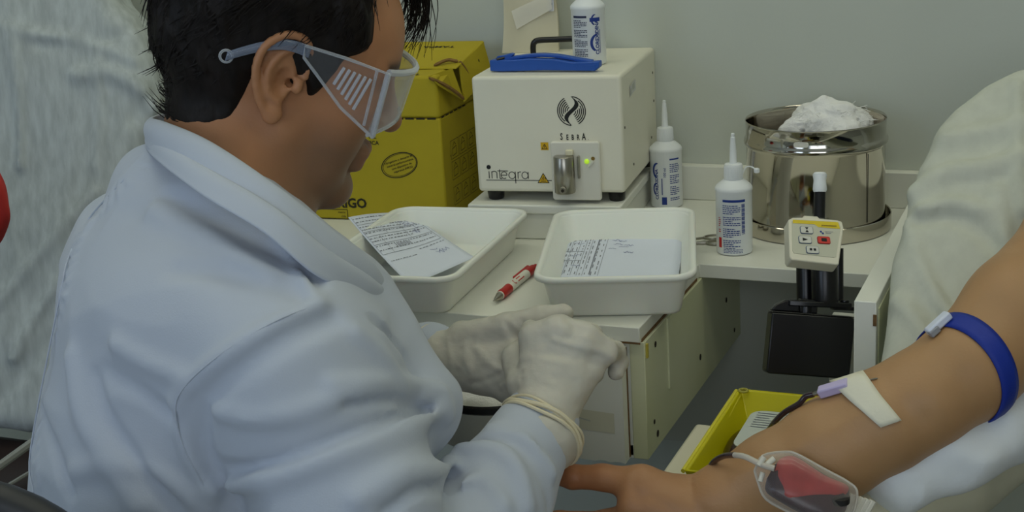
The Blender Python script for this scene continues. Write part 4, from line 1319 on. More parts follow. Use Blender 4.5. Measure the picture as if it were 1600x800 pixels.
MB().obox((cA * .8 + cB * .2) - tqo + dirw(.2, .5, -1) * .004, cd, dirw(.6, .7, .2), np.cross(cd, dirw(.6, .7, .2)), .010, .006, .006).build('clip_jaw', mat('grey_clip', (150, 152, 158), .35), tq, bevel=.001)

# adhesive tape over the needle
tpo = at(1350, 625, 1.20)
tpn = thing('adhesive_tape', 'strip of cream paper tape holding the needle on the arm', 'tape', tuple(tpo))
ga = [np.array(p, float) for p in ((1304, 606), (1352, 590), (1408, 657), (1376, 668))]
grid = [[tuple((ga[0] * (1 - u) + ga[1] * u) * (1 - v) + (ga[3] * (1 - u) + ga[2] * u) * v) for u in np.linspace(0, 1, 6)] for v in np.linspace(0, 1, 12)]
strip_on(skin_only, grid, lambda v: .0012 + .0065 * max(0, 1 - v / .45) ** 1.3, 'tape_strip', mat('paper_tape', (226, 222, 202), .8, bump=.2, bscale=300), tpn, tpo, .0008)
ndo = skin_only.trace(1306, 614)
nd = thing('collection_needle', 'lilac needle hub with steel needle taped to the arm', 'needle', tuple(ndo))
h0 = skin_only.trace(1281, 622); h0 = h0 + skin_only.normal(h0) * .005; h1 = skin_only.trace(1332, 604); h1 = h1 + skin_only.normal(h1) * .004
hdv = (h1 - h0) / np.linalg.norm(h1 - h0); hn = skin_only.normal(skin_only.trace(1306, 614)); hs = np.cross(hdv, hn)
m_lilac = mat('lilac_plastic', (196, 184, 222), .35)
MB().obox((h0 + h1) / 2 - ndo, hdv, hs, np.cross(hs, hdv), np.linalg.norm(h1 - h0) * .9, .0100, .0085).build('hub', m_lilac, nd, bevel=.0014)
MB().tube([h0 - hdv * .0075 - ndo, h0 + hdv * .001 - ndo], [.0016, .0022], 10).build('hub_nipple', m_steel2, nd, smooth=True)
n1 = skin_only.trace(1352, 597); n2 = skin_only.trace(1371, 592)
MB().tube([n1 + skin_only.normal(n1) * .0016 - ndo, n2 + skin_only.normal(n2) * .0006 - ndo], .0007, 6).build('steel_needle', m_steel2, nd, smooth=True)

# ------------------------------------------------------------------ blood mixer with its yellow tray
m_yel = mat('yellow_plastic', (200, 192, 4), .35)
m_yel2 = mat('yellow_plastic_rim', (222, 212, 60), .35)
YO = np.array([.16, -.64, .0])
bmx = thing('blood_mixer', 'blood mixing scale with a lime-yellow tray behind the arm', 'medical device', tuple(YO))
tx0, tx1, ty0, ty1, tz0, tz1 = -.088, .036, -.105, .108, .646, .680
w4 = .0035
tb = MB()
rim = [(tx0, ty0), (tx1, ty0), (tx1, ty1), (tx0, ty1)]; flo = [(tx0 + .012, ty0 + .008), (tx1 - .012, ty0 + .008), (tx1 - .012, ty1 - .020), (tx0 + .012, ty1 - .020)]
vsn = [(x, y, tz1) for x, y in rim] + [(x, y, tz0) for x, y in flo] + [(x + (w4 if x < 0 else -w4), y + (w4 if y < 0 else -w4), tz1) for x, y in rim] + [(x + (w4 if x < 0 else -w4), y + (w4 if y < 0 else -w4), tz0 + w4) for x, y in flo]
fsn = []
for k in range(4):
    k2 = (k + 1) % 4
    fsn += [(4 + k, 4 + k2, k2, k), (8 + k, 8 + k2, 12 + k2, 12 + k), (k, k2, 8 + k2, 8 + k)]
fsn += [(7, 6, 5, 4), (12, 13, 14, 15)]
MB().add(vsn, fsn).build('tray', m_yel, bmx, bevel=.0012)
MB().tube([(tx0 - .001, ty0, tz1 - .001), (tx0 - .001, ty1 - .006, tz1 - .001)], .0022, 8).build('tray_rim', m_yel2, bmx, smooth=True)
MB().tube([(tx0 + .006, ty0, tz1 - .014), (tx0 + .004, ty1 - .010, tz1 - .004)], .0016, 8).build('tray_rib', m_yel2, bmx, smooth=True)
MB().tube([(tx0 + .007 + .0045 * math.cos(a), ty1 - .0075 + .0045 * math.sin(a), tz1 + .0008) for a in np.linspace(0, 2 * math.pi, 17)], .0014, 6).build('corner_eyelet', mat('olive_eyelet', (170, 164, 70), .4), bmx, smooth=True)
MB().box(tx0 - .042, tx1 + .001, ty0 - .0, ty1 - .024, .545, tz0 - .0015).build('scale_body', m_shell, bmx, bevel=.004, seg=3)
MB().tube([(0, 0, .02), (0, 0, .546)], .035, 24).build('column', m_shell, bmx, smooth=True)
MB().lathe([(.15, .0005), (.15, .015), (.05, .03), (.036, .035)], 32).build('column_foot', m_shell, bmx, smooth=True)
bgo = YO + np.array([-.026, .008, tz0 + w4 + .001])
bb = thing('blood_bag', 'blood collection bag with pale label in the yellow tray', 'blood bag', tuple(bgo))
m_blood = mat('dark_blood', (40, 10, 14), .15, coat=.5)
bq = Body().u(ell((.0, .0, .010), np.eye(3), (.050, .074, .0105)), .001)
put_body('blood_filling', bq.mesh((-.08, -.09, -.002), (.08, .09, .025), .0025), m_blood, bb, (0, 0, 0))
fv = []; ff_ = []
for z in (.0215, .0225):
    fv += [(x - .002, y + .014, z) for x, y in rrect(.070, .096, .014, 4)]
n = len(fv) // 2
MB().add(fv, [tuple(range(n - 1, -1, -1)), tuple(range(n, 2 * n))] + [(i, (i + 1) % n, n + (i + 1) % n, n + i) for i in range(n)]).build('bag_label', mat('pale_bag_label', (196, 204, 198), .5), bb)
bpn = Flat()
for k in range(7): words(bpn, -.030, .026, .054 - k * .006, .0014, k + 70)
bpn.lay('label_print', mat('grey_print', (96, 98, 108)), bb, lambda x, y: (x, y, .0229))

# tubing
m_tubeb = mat('blood_filled_tube', (46, 30, 36), .18, coat=.6)
m_tubec = clear_mat('clear_tube', (214, 208, 196), .55, .12, .4)
t0 = h0 - hdv * .004
tbo = t0
tb1 = thing('needle_tubing', 'dark blood-filled tube from the needle to the yellow tray', 'tube', tuple(tbo))
pts = spline([t0, t0 - hdv * .008, at(1248, 631, 1.243), at(1224, 646, 1.258), at(1204, 668, 1.288), at(1195, 690, 1.33)], 10)
MB().tube([p - tbo for p in pts], .0027, 12).build('tube', m_tubeb, tb1, smooth=True)

# sample pouch lying against the forearm
pco = at(1262, 760, 1.185)
pc = thing('sample_pouch', 'clear sample pouch half full of red blood against the forearm', 'blood pouch', tuple(pco))


def lens(outline, dep, puff, n_in=7):
    P = [np.array(p, float) for p in outline]
    P = [np.array(q) for q in spline(P + [P[0]], 5)][:-1]
    c = sum(P) / len(P); vs = []; fs = []; n = len(P)
    for side in (-1, 1):
        base = len(vs)
        for j in range(n_in):
            s = 1 - j / n_in
            for p in P:
                q = c + (p - c) * s
                vs.append(at(q[0], q[1], dep(q[0], q[1]) + side * puff * math.sqrt(max(0, 1 - s ** 4))) - pco)
        vs.append(at(c[0], c[1], dep(c[0], c[1]) + side * puff) - pco)
        for j in range(n_in - 1):
            for k in range(n):
                k2 = (k + 1) % n; q = (base + j * n + k, base + j * n + k2, base + (j + 1) * n + k2, base + (j + 1) * n + k)
                fs.append(q if side < 0 else q[::-1])
        for k in range(n):
            k2 = (k + 1) % n; q = (base + (n_in - 1) * n + k, base + (n_in - 1) * n + k2, len(vs) - 1); fs.append(q if side < 0 else q[::-1])
    return vs, fs


dep = lambda x, y: 1.192 + (y - 720) * -.00016
film = [(1179, 735), (1192, 712), (1228, 706), (1248, 711), (1290, 734), (1325, 753), (1339, 768), (1334, 800), (1318, 826), (1285, 828), (1238, 803), (1197, 780), (1184, 752)]
v_, f_ = lens(film, dep, .0105)
put('pouch_film', v_, f_, clear_mat('pouch_film', (222, 214, 204), .07, .10, .3), pc, True)
v_, f_ = lens([(1198, 748), (1214, 722), (1232, 712), (1250, 716), (1290, 742), (1322, 757), (1327, 770), (1320, 800), (1300, 815), (1260, 806), (1212, 780), (1196, 766)], dep, .0080)
put('blood_filling', v_, f_, mat('pouch_blood', (66, 34, 44), .25, c2=(44, 32, 46), vscale=40), pc, True)
v_, f_ = lens([(1210, 742), (1216, 720), (1233, 712), (1250, 717), (1288, 742), (1322, 757), (1325, 768), (1310, 778), (1270, 782), (1236, 784), (1216, 772)], lambda x, y: dep(x, y) - .0035, .0052)
put('blood_froth', v_, f_, mat('red_blood_film', (176, 52, 54), .3, c2=(150, 30, 36), vscale=60), pc, True)
seam_pts = [at(x, y, dep(x, y)) - pco for x, y in spline([np.array(p, float) for p in film + [film[0]]], 4)]
MB().tube(seam_pts, .0011, 6).build('welded_seam', m_tubec, pc, smooth=True)
for (a, b, r) in (((1186, 727), (1194, 714), .0024), ((1198, 726), (1210, 716), .0026), ((1188, 752), (1192, 738), .0022)):
    MB().tube([at(*a, 1.184) - pco, at(*b, 1.184) - pco], r, 10).build('port', mat('milky_port', (214, 210, 196), .4), pc, smooth=True)
for k in range(5):
    c0 = np.array((1326 + k * 7.5, 790 + k * 1.5)); dx = np.array((8, -17 + k * .8))
    MB().tube([at(*(c0 - dx), 1.19) - pco, at(*(c0 + dx), 1.19) - pco], .0034, 8).build('cap_ridge', mat('milky_port', (214, 210, 196), .4), pc, smooth=True)
MB().lathe([(.002, 0), (.0085, .001), (.0085, .006), (.004, .007)], 20, tuple(at(1312, 786, 1.180) - pco)).build('port_disc', m_ink, pc, smooth=True)
tco = at(1180, 722, 1.19)
tb2 = thing('pouch_tubing', 'clear tube running from the pouch over the wrist to the tray', 'tube', tuple(tco))
q = spline([at(1210, 732, 1.180), at(1190, 726, 1.184), at(1165, 714, 1.20), at(1148, 711, 1.215)], 8)
MB().tube([p - tco for p in q], .0026, 12).build('clear_end', m_tubec, tb2, smooth=True)
q = spline([at(1148, 711, 1.215), at(1130, 713, 1.235), at(1113, 724, 1.26), at(1105, 745, 1.30)], 8)
MB().tube([p - tco for p in q], .0027, 12).build('blood_end', m_tubeb, tb2, smooth=True)

# ------------------------------------------------------------------ bowl hooked to the drawer front
bno = np.array([-.165, -.648, .652])
bn = thing('waste_bowl', 'white waste bowl with black rim behind the worker sleeve', 'bowl', tuple(bno))
m_bin = mat('white_bin', (222, 222, 212), .35)
MB().lathe([(.02, 0), (.058, .0005), (.063, .004), (.070, .050), (.070, .052), (.067, .052), (.060, .006), (.02, .005)], 56).build('bowl_body', m_bin, bn, smooth=True)
MB().lathe([(.0702, .048), (.0725, .050), (.0725, .056), (.0702, .058), (.067, .056), (.067, .049)], 56, cap=False).build('black_rim', m_black, bn, smooth=True)
MB().box(-.02, .02, .066, .0732, .030, .047).build('hook_bracket', m_steel2, bn, bevel=.001)
wo = bno + np.array([.0, .0, .022])
wg = thing('used_gauze', 'scrap of white gauze in the black-rimmed bowl', 'gauze', tuple(wo))
wb_ = Body().u(ball((0, .02, .028), .014), .01).u(ball((.022, .02, .018), .016), .01).u(ball((-.02, .0, .010), .020), .01).u(ball((.0, .0, .006), .022), .02)
wb_.fn(lambda p, d: d + .005 * vnoise(p, 60, 31))
put_body('gauze_bulk', wb_.mesh((-.08, -.08, -.06), (.08, .08, .08), .003), m_gauze, wg, (0, 0, 0))

# ------------------------------------------------------------------ the worker
MO = np.array([-.34, -1.0, .40])
mn = thing('person', 'seated worker in white lab coat, gloves and clear goggles, head bent down', 'person', tuple(MO))

HC = at(440, 110, 1.28)                       # midpoint between the ears
hp_, hy_, hr_ = math.radians(13.5), math.radians(21), math.radians(7)
hf = dirw(math.cos(hy_) * math.cos(hp_), math.sin(hp_), math.sin(hy_) * math.cos(hp_))
hl = np.cross((0, 0, 1.0), hf); hl /= np.linalg.norm(hl)
hu = np.cross(hf, hl)
hl = hl * math.cos(hr_) + hu * math.sin(hr_); hu = np.cross(hf, hl)
HR = np.stack([hf, hl, hu])                    # rows: forward, left, up


def H(x, y, z): return HC + hf * x + hl * y + hu * z


def hell(c, r, rot=None):
    R = HR if rot is None else rot @ HR
    return ell(H(*c), R, r)


skull = Body()
skull.u(hell((-.012, 0, .042), (.100, .077, .090)), .02)
skull.u(hell((.038, 0, .040), (.058, .062, .070)), .03)
head = Body(); head.ops = list(skull.ops)
head.u(hell((.040, 0, -.022), (.050, .058, .070)), .03)
for s in (-1, 1):
    head.u(cone(H(.006, s * .052, -.045), H(.070, s * .020, -.092), .019, .017), .025)      # jaw
    head.u(hell((.058, s * .040, -.008), (.026, .024, .022)), .02)                           # cheek bone
    head.u(cone(H(.082, s * .012, .034), H(.070, s * .046, .034), .012, .011), .012)         # brow
    head.u(cone(H(.055, s * .035, -.045), H(.050, s * .038, -.065), .020, .018), .025)       # cheek
head.u(hell((.078, 0, -.094), (.018, .022, .017)), .018)                                     # chin
head.u(cone(H(.088, 0, .024), H(.1105, 0, -.017), .0085, .0115), .010)                       # nose
for s in (-1, 1):
    head.u(ball(H(.0955, s * .0125, -.021), .0090), .006)
    head.s(ball(H(.102, s * .0065, -.030), .0042), .003)
head.u(cone(H(.0905, -.018, -.050), H(.0905, .018, -.050), .0075, .0075), .008).u(ball(H(.0955, 0, -.0495), .0072), .008)   # upper lip
head.u(cone(H(.0885, -.015, -.0625), H(.0885, .015, -.0625), .0078, .0078), .007).u(ball(H(.0920, 0, -.0625), .0072), .008)   # lower lip
for s in (-1, 1):
    head.s(hell((.094, s * .032, .016), (.014, .019, .012)), .008)                           # eye socket
    head.u(ball(H(.0735, s * .031, .014), .0135), .003)                                      # closed-down lid over the eye
# neck to the trunk
NB = at(340, 300, 1.265)
head.u(cone(H(-.038, 0, -.020), NB, .054, .056), .025).u(cone(H(.004, 0, -.055), NB + hf * .035, .040, .050), .025)
# ears
for s in (-1, 1):
    eo = (-.003, s * .071, .009)
    tiltb = math.radians(3); es = 1.17
    fl = math.radians(4) * s
    # ear frame: ex forward in the ear plane, ez up along the ear, ey outwards
    ez = hu * math.cos(tiltb) - hf * math.sin(tiltb)
    ex0 = np.cross(hl, ez); ex0 /= np.linalg.norm(ex0)
    ex = ex0 * math.cos(fl) - hl * math.sin(fl); ex /= np.linalg.norm(ex)
    ey = hl * math.cos(fl) + ex0 * math.sin(fl)
    if s < 0: ey = -ey
    c = H(*eo)
    E_ = lambda x, y, z: c + (ex * x + ey * y + ez * z) * es
    ER = np.stack([ex, ey, ez])
    head.u(ell(E_(-.012, .004, .004), ER, (.017, .0050, .031)), .004)
    helix = [(.010, .004, .006), (.010, .0055, .022), (.002, .008, .0335), (-.013, .010, .0345), (-.026, .0105, .023), (-.0285, .010, .006), (-.023, .0085, -.012), (-.015, .0065, -.024)]
    hp2 = spline([E_(*p) for p in helix], 3)
    for a, b in zip(hp2[:-1], hp2[1:]): head.u(cone(a, b, .0033, .0033), .003)
    anti = spline([E_(*p) for p in [(-.004, .0065, .026), (-.014, .008, .018), (-.019, .0085, .004), (-.015, .008, -.011), (-.006, .007, -.016)]], 3)
    for a, b in zip(anti[:-1], anti[1:]): head.u(cone(a, b, .0028, .0028), .003)
    head.u(ell(E_(-.008, .0055, -.026), ER, (.009, .0052, .010)), .005)                       # lobe
    head.u(ell(E_(.0055, .006, -.002), ER, (.0045, .0045, .0075)), .004)                      # tragus
    head.s(ell(E_(-.0062, .0090, .000), ER, (.0080, .0085, .0120)), .0035)                    # concha
    head.s(cone(E_(-.001, .004, -.001), E_(.004, -.004, -.001), .0034, .0030), .002)           # ear canal
    if s < 0: EAR = E_

# trunk, arms, legs under the coat (all one figure with the head)
SR, SL = at(462, 575, 1.13), at(228, 410, 1.375)
CH = at(335, 500, 1.255); WA = at(305, 740, 1.285); PV = at(270, 985, 1.32)
ELR, WRR = at(640, 1000, 1.115), at(848, 662, 1.27)
ELL_, WRL = at(420, 760, 1.50), at(672, 562, 1.415)
body = Body(); body.ops = list(head.ops)
body.u(cone(SR, SL, .045, .045), .05).u(cone(CH, WA, .095, .09), .06).u(cone(WA, PV, .10, .11), .06)
body.u(cone(NB, CH, .050, .08), .04)
body.u(cone(SR, ELR, .045, .036), .03).u(cone(ELR, WRR, .036, .024), .02)
body.u(cone(SL, ELL_, .045, .036), .03).u(cone(ELL_, WRL, .036, .024), .02)
tf_ = dirw(.766, 0, .643); tf_ = np.array([tf_[0], tf_[1], 0]); tf_ /= np.linalg.norm(tf_); tr_ = np.array([tf_[1], -tf_[0], 0])
for s in (1, -1):
    hip = PV + tr_ * .09 * s; knee = hip + tf_ * .30 + tr_ * .08 * s + np.array([0, 0, -.09]); foot = knee + np.array([0, 0, -(knee[2] - .05)])
    body.u(cone(hip, knee, .075, .052), .03).u(cone(knee, foot, .050, .036), .02).u(cone(foot, foot + tf_ * .14 + np.array([0, 0, -.01]), .036, .03), .02)

# hands: drawn as bones, used for the skin inside and the glove outside
RH = dict(wr=(848, 655, 1.268), mc=[(835, 528, 1.285), (872, 519, 1.278), (912, 529, 1.276), (944, 548, 1.282)], r=[.0125, .0130, .0125, .0112])
RF = [[(832, 520, 1.325), (850, 548, 1.343), (872, 565, 1.335)],
      [(876, 512, 1.322), (890, 545, 1.345), (905, 570, 1.335)],
      [(922, 524, 1.318), (930, 556, 1.338), (928, 585, 1.328)],
      [(960, 548, 1.312), (966, 566, 1.322), (962, 582, 1.316)]]
LH = dict(wr=(690, 562, 1.405), mc=[(800, 532, 1.375), (806, 556, 1.362), (806, 584, 1.358), (798, 610, 1.362)], r=[.0130, .0135, .0130, .0120])
LF = [[(862, 538, 1.375), (880, 560, 1.36), (872, 575, 1.35)], [(868, 566, 1.36), (888, 585, 1.352), (878, 600, 1.342)], [(866, 592, 1.358), (882, 607, 1.35), (870, 618, 1.34)], [(850, 616, 1.36), (866, 626, 1.352), (858, 634, 1.345)]]
LT = [(725, 532, 1.392), (792, 512, 1.372), (845, 499, 1.362), (881, 490, 1.357)]
RT = [(818, 600, 1.285), (806, 560, 1.318), (826, 540, 1.345), (850, 532, 1.355)]


def hand(bd, Hd, Fg, Th, grow, tr):
    w0 = at(*Hd['wr'])
    for (p, r) in zip(Hd['mc'], Hd['r']):
        bd.u(cone(w0, at(*p), .0225 + grow, r + grow), .012)
    for j in range(3):
        bd.u(cone(at(*Hd['mc'][j]), at(*Hd['mc'][j + 1]), Hd['r'][j] + grow - .001, Hd['r'][j + 1] + grow - .001), .008)
    for (p, f, r) in zip(Hd['mc'], Fg, Hd['r']):
        q = [at(*p)] + [at(*x) for x in f]; rr = [r - .0005, r - .0018, r - .0026, r - .0038]
        for a, b, ra, rb_ in zip(q[:-1], q[1:], rr[:-1], rr[1:]): bd.u(cone(a, b, ra + grow, rb_ + grow), .0035)
    q = [at(*x) for x in Th]
    for a, b, ra, rb_ in zip(q[:-1], q[1:], tr[:-1], tr[1:]): bd.u(cone(a, b, ra + grow, rb_ + grow), .006)
    return bd


hand(body, RH, RF, RT, -.002, [.016, .0125, .011, .009]); hand(body, LH, LF, LT, -.002, [.019, .0135, .0118, .0095])
body.u(cone(WRR, at(*RH['wr']), .024, .022), .015).u(cone(WRL, at(*LH['wr']), .024, .022), .015)

m_skin = skin_mat('worker_skin', (184, 130, 92), .5)
VQ = body.mesh((-.75, -1.30, .0), (.12, -.42, 1.26), .0024, (HC - np.array([.135, .135, .14]), HC + np.array([.135, .135, .06])), .008)
V = VQ[0]; Q3 = (V - HC) @ HR.T
tint = np.ones((len(V), 3))
# shaved beard shadow and moustache
xj, zj = Q3[:, 0], Q3[:, 2]
beard = np.clip((xj + .016) / .055, 0, 1) * np.clip((-.012 - zj + (xj - .05) * .05) / .034, 0, 1) * np.clip((zj + .128) / .02, 0, 1)
lipm = np.exp(-((Q3[:, 0] - .098) / .010) ** 2 - ((zj + .056) / .011) ** 2 - (Q3[:, 1] / .020) ** 2)
beard = beard * (1 - .85 * lipm)
tint *= 1 - beard[:, None] * np.array([.42, .32, .20])
tint *= 1 - lipm[:, None] * np.array([.05, .30, .25])
brow = np.exp(-((zj - .0395) / .0055) ** 2) * np.clip((Q3[:, 0] - .066) / .006, 0, 1) * np.clip((np.abs(Q3[:, 1]) - .008) / .004, 0, 1) * np.clip((.056 - np.abs(Q3[:, 1])) / .006, 0, 1)
tint *= 1 - brow[:, None] * np.array([.88, .88, .88])
earw = np.exp(-(np.linalg.norm(V - EAR(-.01, .004, .004), axis=1) / .032) ** 2)
tint *= 1 - earw[:, None] * np.array([.0, .16, .20])
nape = np.clip((-.02 - Q3[:, 0]) / .03, 0, 1) * np.clip((zj + .10) / .02, 0, 1) * np.clip((-.035 - zj) / .02, 0, 1)
tint *= 1 - nape[:, None] * .35
put_body('body', VQ, m_skin, mn, MO, tint)

# ------------------------------------------------------------------ hair
m_hair = mat('black_brown_hair', (27, 22, 20), .58, var=.35, vscale=90, stretch=(1, 1, .35), bump=.3, bscale=260, spec=.25)


def hair_T(p):
    q = (p - HC) @ HR.T; x, y, z = q[:, 0], q[:, 1], q[:, 2]
    sg = lambda v: 1 / (1 + np.exp(-np.clip(v, -30, 30)))
    front = .052 + .012 * np.clip((z - .05) / .03, -1, 1) + .045 * np.clip((z - .106) / .02, 0, 1.2) - .022 * np.clip((z - .06) / .03, 0, 1)
    top = sg((z - .046) / .003) * sg((front - x) / .003)                                    # above the temples
    side = sg((.024 + .5 * np.clip(z - .02, 0, .04) - x) / .003) * sg((z - .014) / .003)      # side of the head above the ear
    burn = sg((.031 - .25 * np.clip(.03 - z, 0, .04) - x) / .002) * sg((x - .013) / .002) * sg((z + .004) / .003)            # sideburn
    back = sg((-.034 - x) / .003) * sg((z - (-.048 - .55 * (-.045 - x))) / .004)             # behind the ear to the nape
    m_ = np.clip(top + side + burn + back, 0, 1)
    th_ = .0022 + .014 * sg((z - .066) / .009) + .012 * sg((-.060 - x) / .012) * sg((z + .022) / .009) + .003 * sg((-.045 - x) / .01) + .0022 * sg((x - .002) / .004) * sg((.05 - z) / .01)
    return m_ * (th_ + .005) - .005


hb = Body(); hb.ops = list(skull.ops)
hb.u(cone(H(-.038, 0, -.020), NB, .053, .050), .025)
hb.fn(lambda p, d: d - hair_T(p))


def comb(p, d):
    q = (p - HC) @ HR.T
    ang = np.arctan2(q[:, 2] - .02, q[:, 0] + .03)
    a2 = np.stack([q[:, 0] * .55 + q[:, 2] * .2, q[:, 1] * 1.4, q[:, 2] * .45 + q[:, 0] * .35], 1)
    k_ = np.clip(hair_T(p) / .012, .12, 1)
    return d + k_ * (.0030 * vnoise(a2, 130, 41) + .0022 * vnoise(a2, 260, 42) + .003 * vnoise(p, 38, 43))


hb.fn(comb)
hv, hq = hb.mesh(HC - .19, HC + .19, .0026)
# keep only what lies outside the skin
dsk = head.ev(hv)
keep = (dsk > -.0035)
fk = keep[hq].all(1); hq = hq[fk]
used = np.unique(hq); remap = np.full(len(hv), -1); remap[used] = np.arange(len(used)); hv = hv[used]; hq = remap[hq]
hair = put_body('hair', (hv, hq), m_hair, mn, MO)
# loose locks: short strands following the comb direction, a fringe over the far brow, wisps at the nape
st = MB(); rs = np.random.default_rng(5)
cent = hv
sel = rs.choice(len(cent), 2800)
for i in sel:
    p = cent[i]; q = (p - HC) @ HR.T; nrm = skull.normal(p)
    flow = (-hf * .55 - hu * .75) if q[0] < .02 else (-hu * .4 + hl * (.5 if q[1] > 0 else -.5) - hf * .1)
    flow = flow + rs.normal(size=3) * .18; flow -= nrm * (flow @ nrm); flow /= np.linalg.norm(flow)
    if -.045 < q[0] < .05 and q[2] < .056: continue
    l = rs.uniform(.012, .032)
    if q[0] > .02 and q[2] < .085: l *= .5
    P = [p - nrm * .001, p + flow * l * .5 + nrm * rs.uniform(.0002, .0012), p + flow * l + nrm * rs.uniform(-.003, .001)]
    st.tube(P, [.0006, .0005, .00012], 3, False)
for k in range(110):                                # fringe over the far side of the forehead
    y = rs.uniform(.0, .055); b0 = H(.080 + rs.uniform(-.012, .006), y, .104 + rs.uniform(-.008, .012))
    l = rs.uniform(.55, 1.0); o_ = rs.normal(size=3) * .003
    P = spline([b0, b0 + hf * .022 * l + hu * .008, b0 + hf * .038 * l - hu * .012 * l, b0 + hf * .044 * l - hu * .038 * l + o_, b0 + hf * (.036 + .01 * rs.random()) * l - hu * .062 * l + o_ * 2], 3)
    st.tube(P, list(np.linspace(.0009, .0002, len(P))), 3, False)
for k in range(34):                                # wisps at the back of the head and nape
    z = rs.uniform(-.025, .035); y = rs.uniform(-.06, .06); b0 = H(-.106 + 6.5 * y * y + .25 * max(0, -z - .01), y, z)
    dv = -hf * rs.uniform(.2, .9) - hu * rs.uniform(.5, 1.0) + hl * rs.normal() * .2
    l = rs.uniform(.015, .032)
    st.tube([b0, b0 + dv * l * .5, b0 + dv * l - hf * .004 * rs.random()], [.0008, .0006, .00015], 3, False)
tag(st.build('loose_hair', m_hair, mn), kind='stuff')
for o in (bpy.data.objects['loose_hair'],):
    for v in o.data.vertices: v.co -= Vector(MO)

# ------------------------------------------------------------------ lab coat
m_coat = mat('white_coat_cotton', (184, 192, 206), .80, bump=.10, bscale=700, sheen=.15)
cb_ = Body()
TRUNK_F = tf_
cb_.u(cone(SR + np.array([0, 0, -.004]), SL + np.array([0, 0, -.004]), .066, .066), .05)
cb_.u(cone(at(325, 372, 1.272), CH, .050, .108), .06)
cb_.u(cone(CH, WA, .120, .124), .06).u(cone(WA, PV, .124, .14), .06)
cb_.u(cone(CH + tr_ * .07, WA + tr_ * .07, .098, .095), .06).u(cone(CH - tr_ * .075, WA - tr_ * .08, .098, .095), .06)
cb_.u(cone(CH + tf_ * .05 + np.array([0, 0, -.05]), WA + tf_ * .075, .085, .10), .05)
cb_.u(cone(at(300, 342, 1.275), at(430, 432, 1.20), .055, .050), .04).u(cone(at(262, 308, 1.285), at(335, 335, 1.225), .044, .044), .03).u(cone(at(243, 286, 1.30), at(270, 305, 1.27), .036, .042), .03)
cb_.u(cone(at(555, 480, 1.225), at(632, 635, 1.20), .040, .048), .04)
cb_.u(cone(SR, (SR + ELR) / 2, .066, .068), .045).u(cone((SR + ELR) / 2, ELR, .068, .058), .03)
cb_.u(cone(ELR, ELR * .35 + WRR * .65, .058, .047), .025).u(cone(ELR * .35 + WRR * .65, WRR, .047, .0365), .012)
cb_.u(cone(SL, ELL_, .066, .058), .04).u(cone(ELL_, WRL, .055, .040), .02)
# skirt of the coat over the thighs
for s in (1, -1):
    hip = PV + tr_ * .09 * s; cb_.u(cone(hip, hip + tf_ * .22 + tr_ * .06 * s + np.array([0, 0, -.065]), .10, .075), .05)
FOLDS = [
    # sleeve-head seam and the big drape of the upper sleeve
    ([(500, 476), (430, 505), (350, 555), (292, 605), (276, 640), (290, 700), (322, 760)], .010, .007),
    ([(520, 495), (450, 530), (375, 580), (325, 630), (318, 690), (340, 750), (368, 790)], .014, -.007),
    ([(330, 640), (400, 655), (480, 640), (560, 610), (660, 605)], .010, .006),
    ([(360, 735), (440, 720), (520, 690), (600, 660), (670, 640)], .009, -.008),
    ([(330, 770), (430, 745), (540, 705), (640, 668), (690, 640)], .012, .008),
    ([(520, 600), (590, 598), (650, 602), (690, 615)], .008, .006),
    ([(540, 630), (610, 625), (665, 640)], .007, -.006),
    ([(660, 620), (685, 612), (700, 650), (708, 690)], .009, .008),
    ([(560, 780), (630, 740), (690, 735), (704, 725)], .010, .009),
    ([(600, 800), (650, 765), (690, 760)], .008, -.007),
    ([(700, 700), (705, 740), (700, 790)], .010, -.014),
    ([(560, 520), (600, 560), (625, 600)], .010, .005),
    ([(585, 500), (625, 545), (655, 590)], .008, -.006),
    ([(430, 365), (455, 400), (478, 440), (492, 468)], .007, .004),
    ([(445, 360), (470, 400), (495, 445)], .007, -.003),
    # back panel
    ([(145, 590), (165, 650), (210, 720), (270, 790)], .012, -.008),
    ([(110, 560), (125, 640), (165, 715), (215, 790)], .014, .007),
    ([(160, 580), (215, 610), (270, 650)], .012, -.006),
    ([(180, 540), (235, 570), (285, 590)], .012, .006),
    ([(120, 735), (180, 725), (250, 745), (320, 795)], .012, .006),
    ([(60, 640), (85, 700), (110, 770)], .010, -.006),
    ([(255, 300), (330, 330), (420, 380), (500, 440)], .010, -.005),
    ([(240, 330), (330, 370), (420, 430)], .014, .005),
    ([(270, 420), (380, 430), (470, 455)], .016, -.004),
    # forearm sleeve
    ([(720, 705), (770, 700), (810, 730), (825, 790)], .009, .007),
    ([(745, 690), (800, 690), (845, 735), (862, 795)], .008, -.006),
    ([(770, 670), (830, 690), (868, 740)], .008, .006),
    ([(700, 760), (750, 745), (790, 790)], .009, .006),
    ([(800, 672), (850, 700), (880, 720)], .006, -.004),
]
base_coat = Body(); base_coat.ops = list(cb_.ops)
for pts, wd, am in FOLDS:
    q = [base_coat.trace(*p) for p in pts]
    q = [v for v in q if v is not None]
    if len(q) > 1: cb_.fold(spline(q, 3), wd * (.55 if am < 0 else .75), am * 1.25)
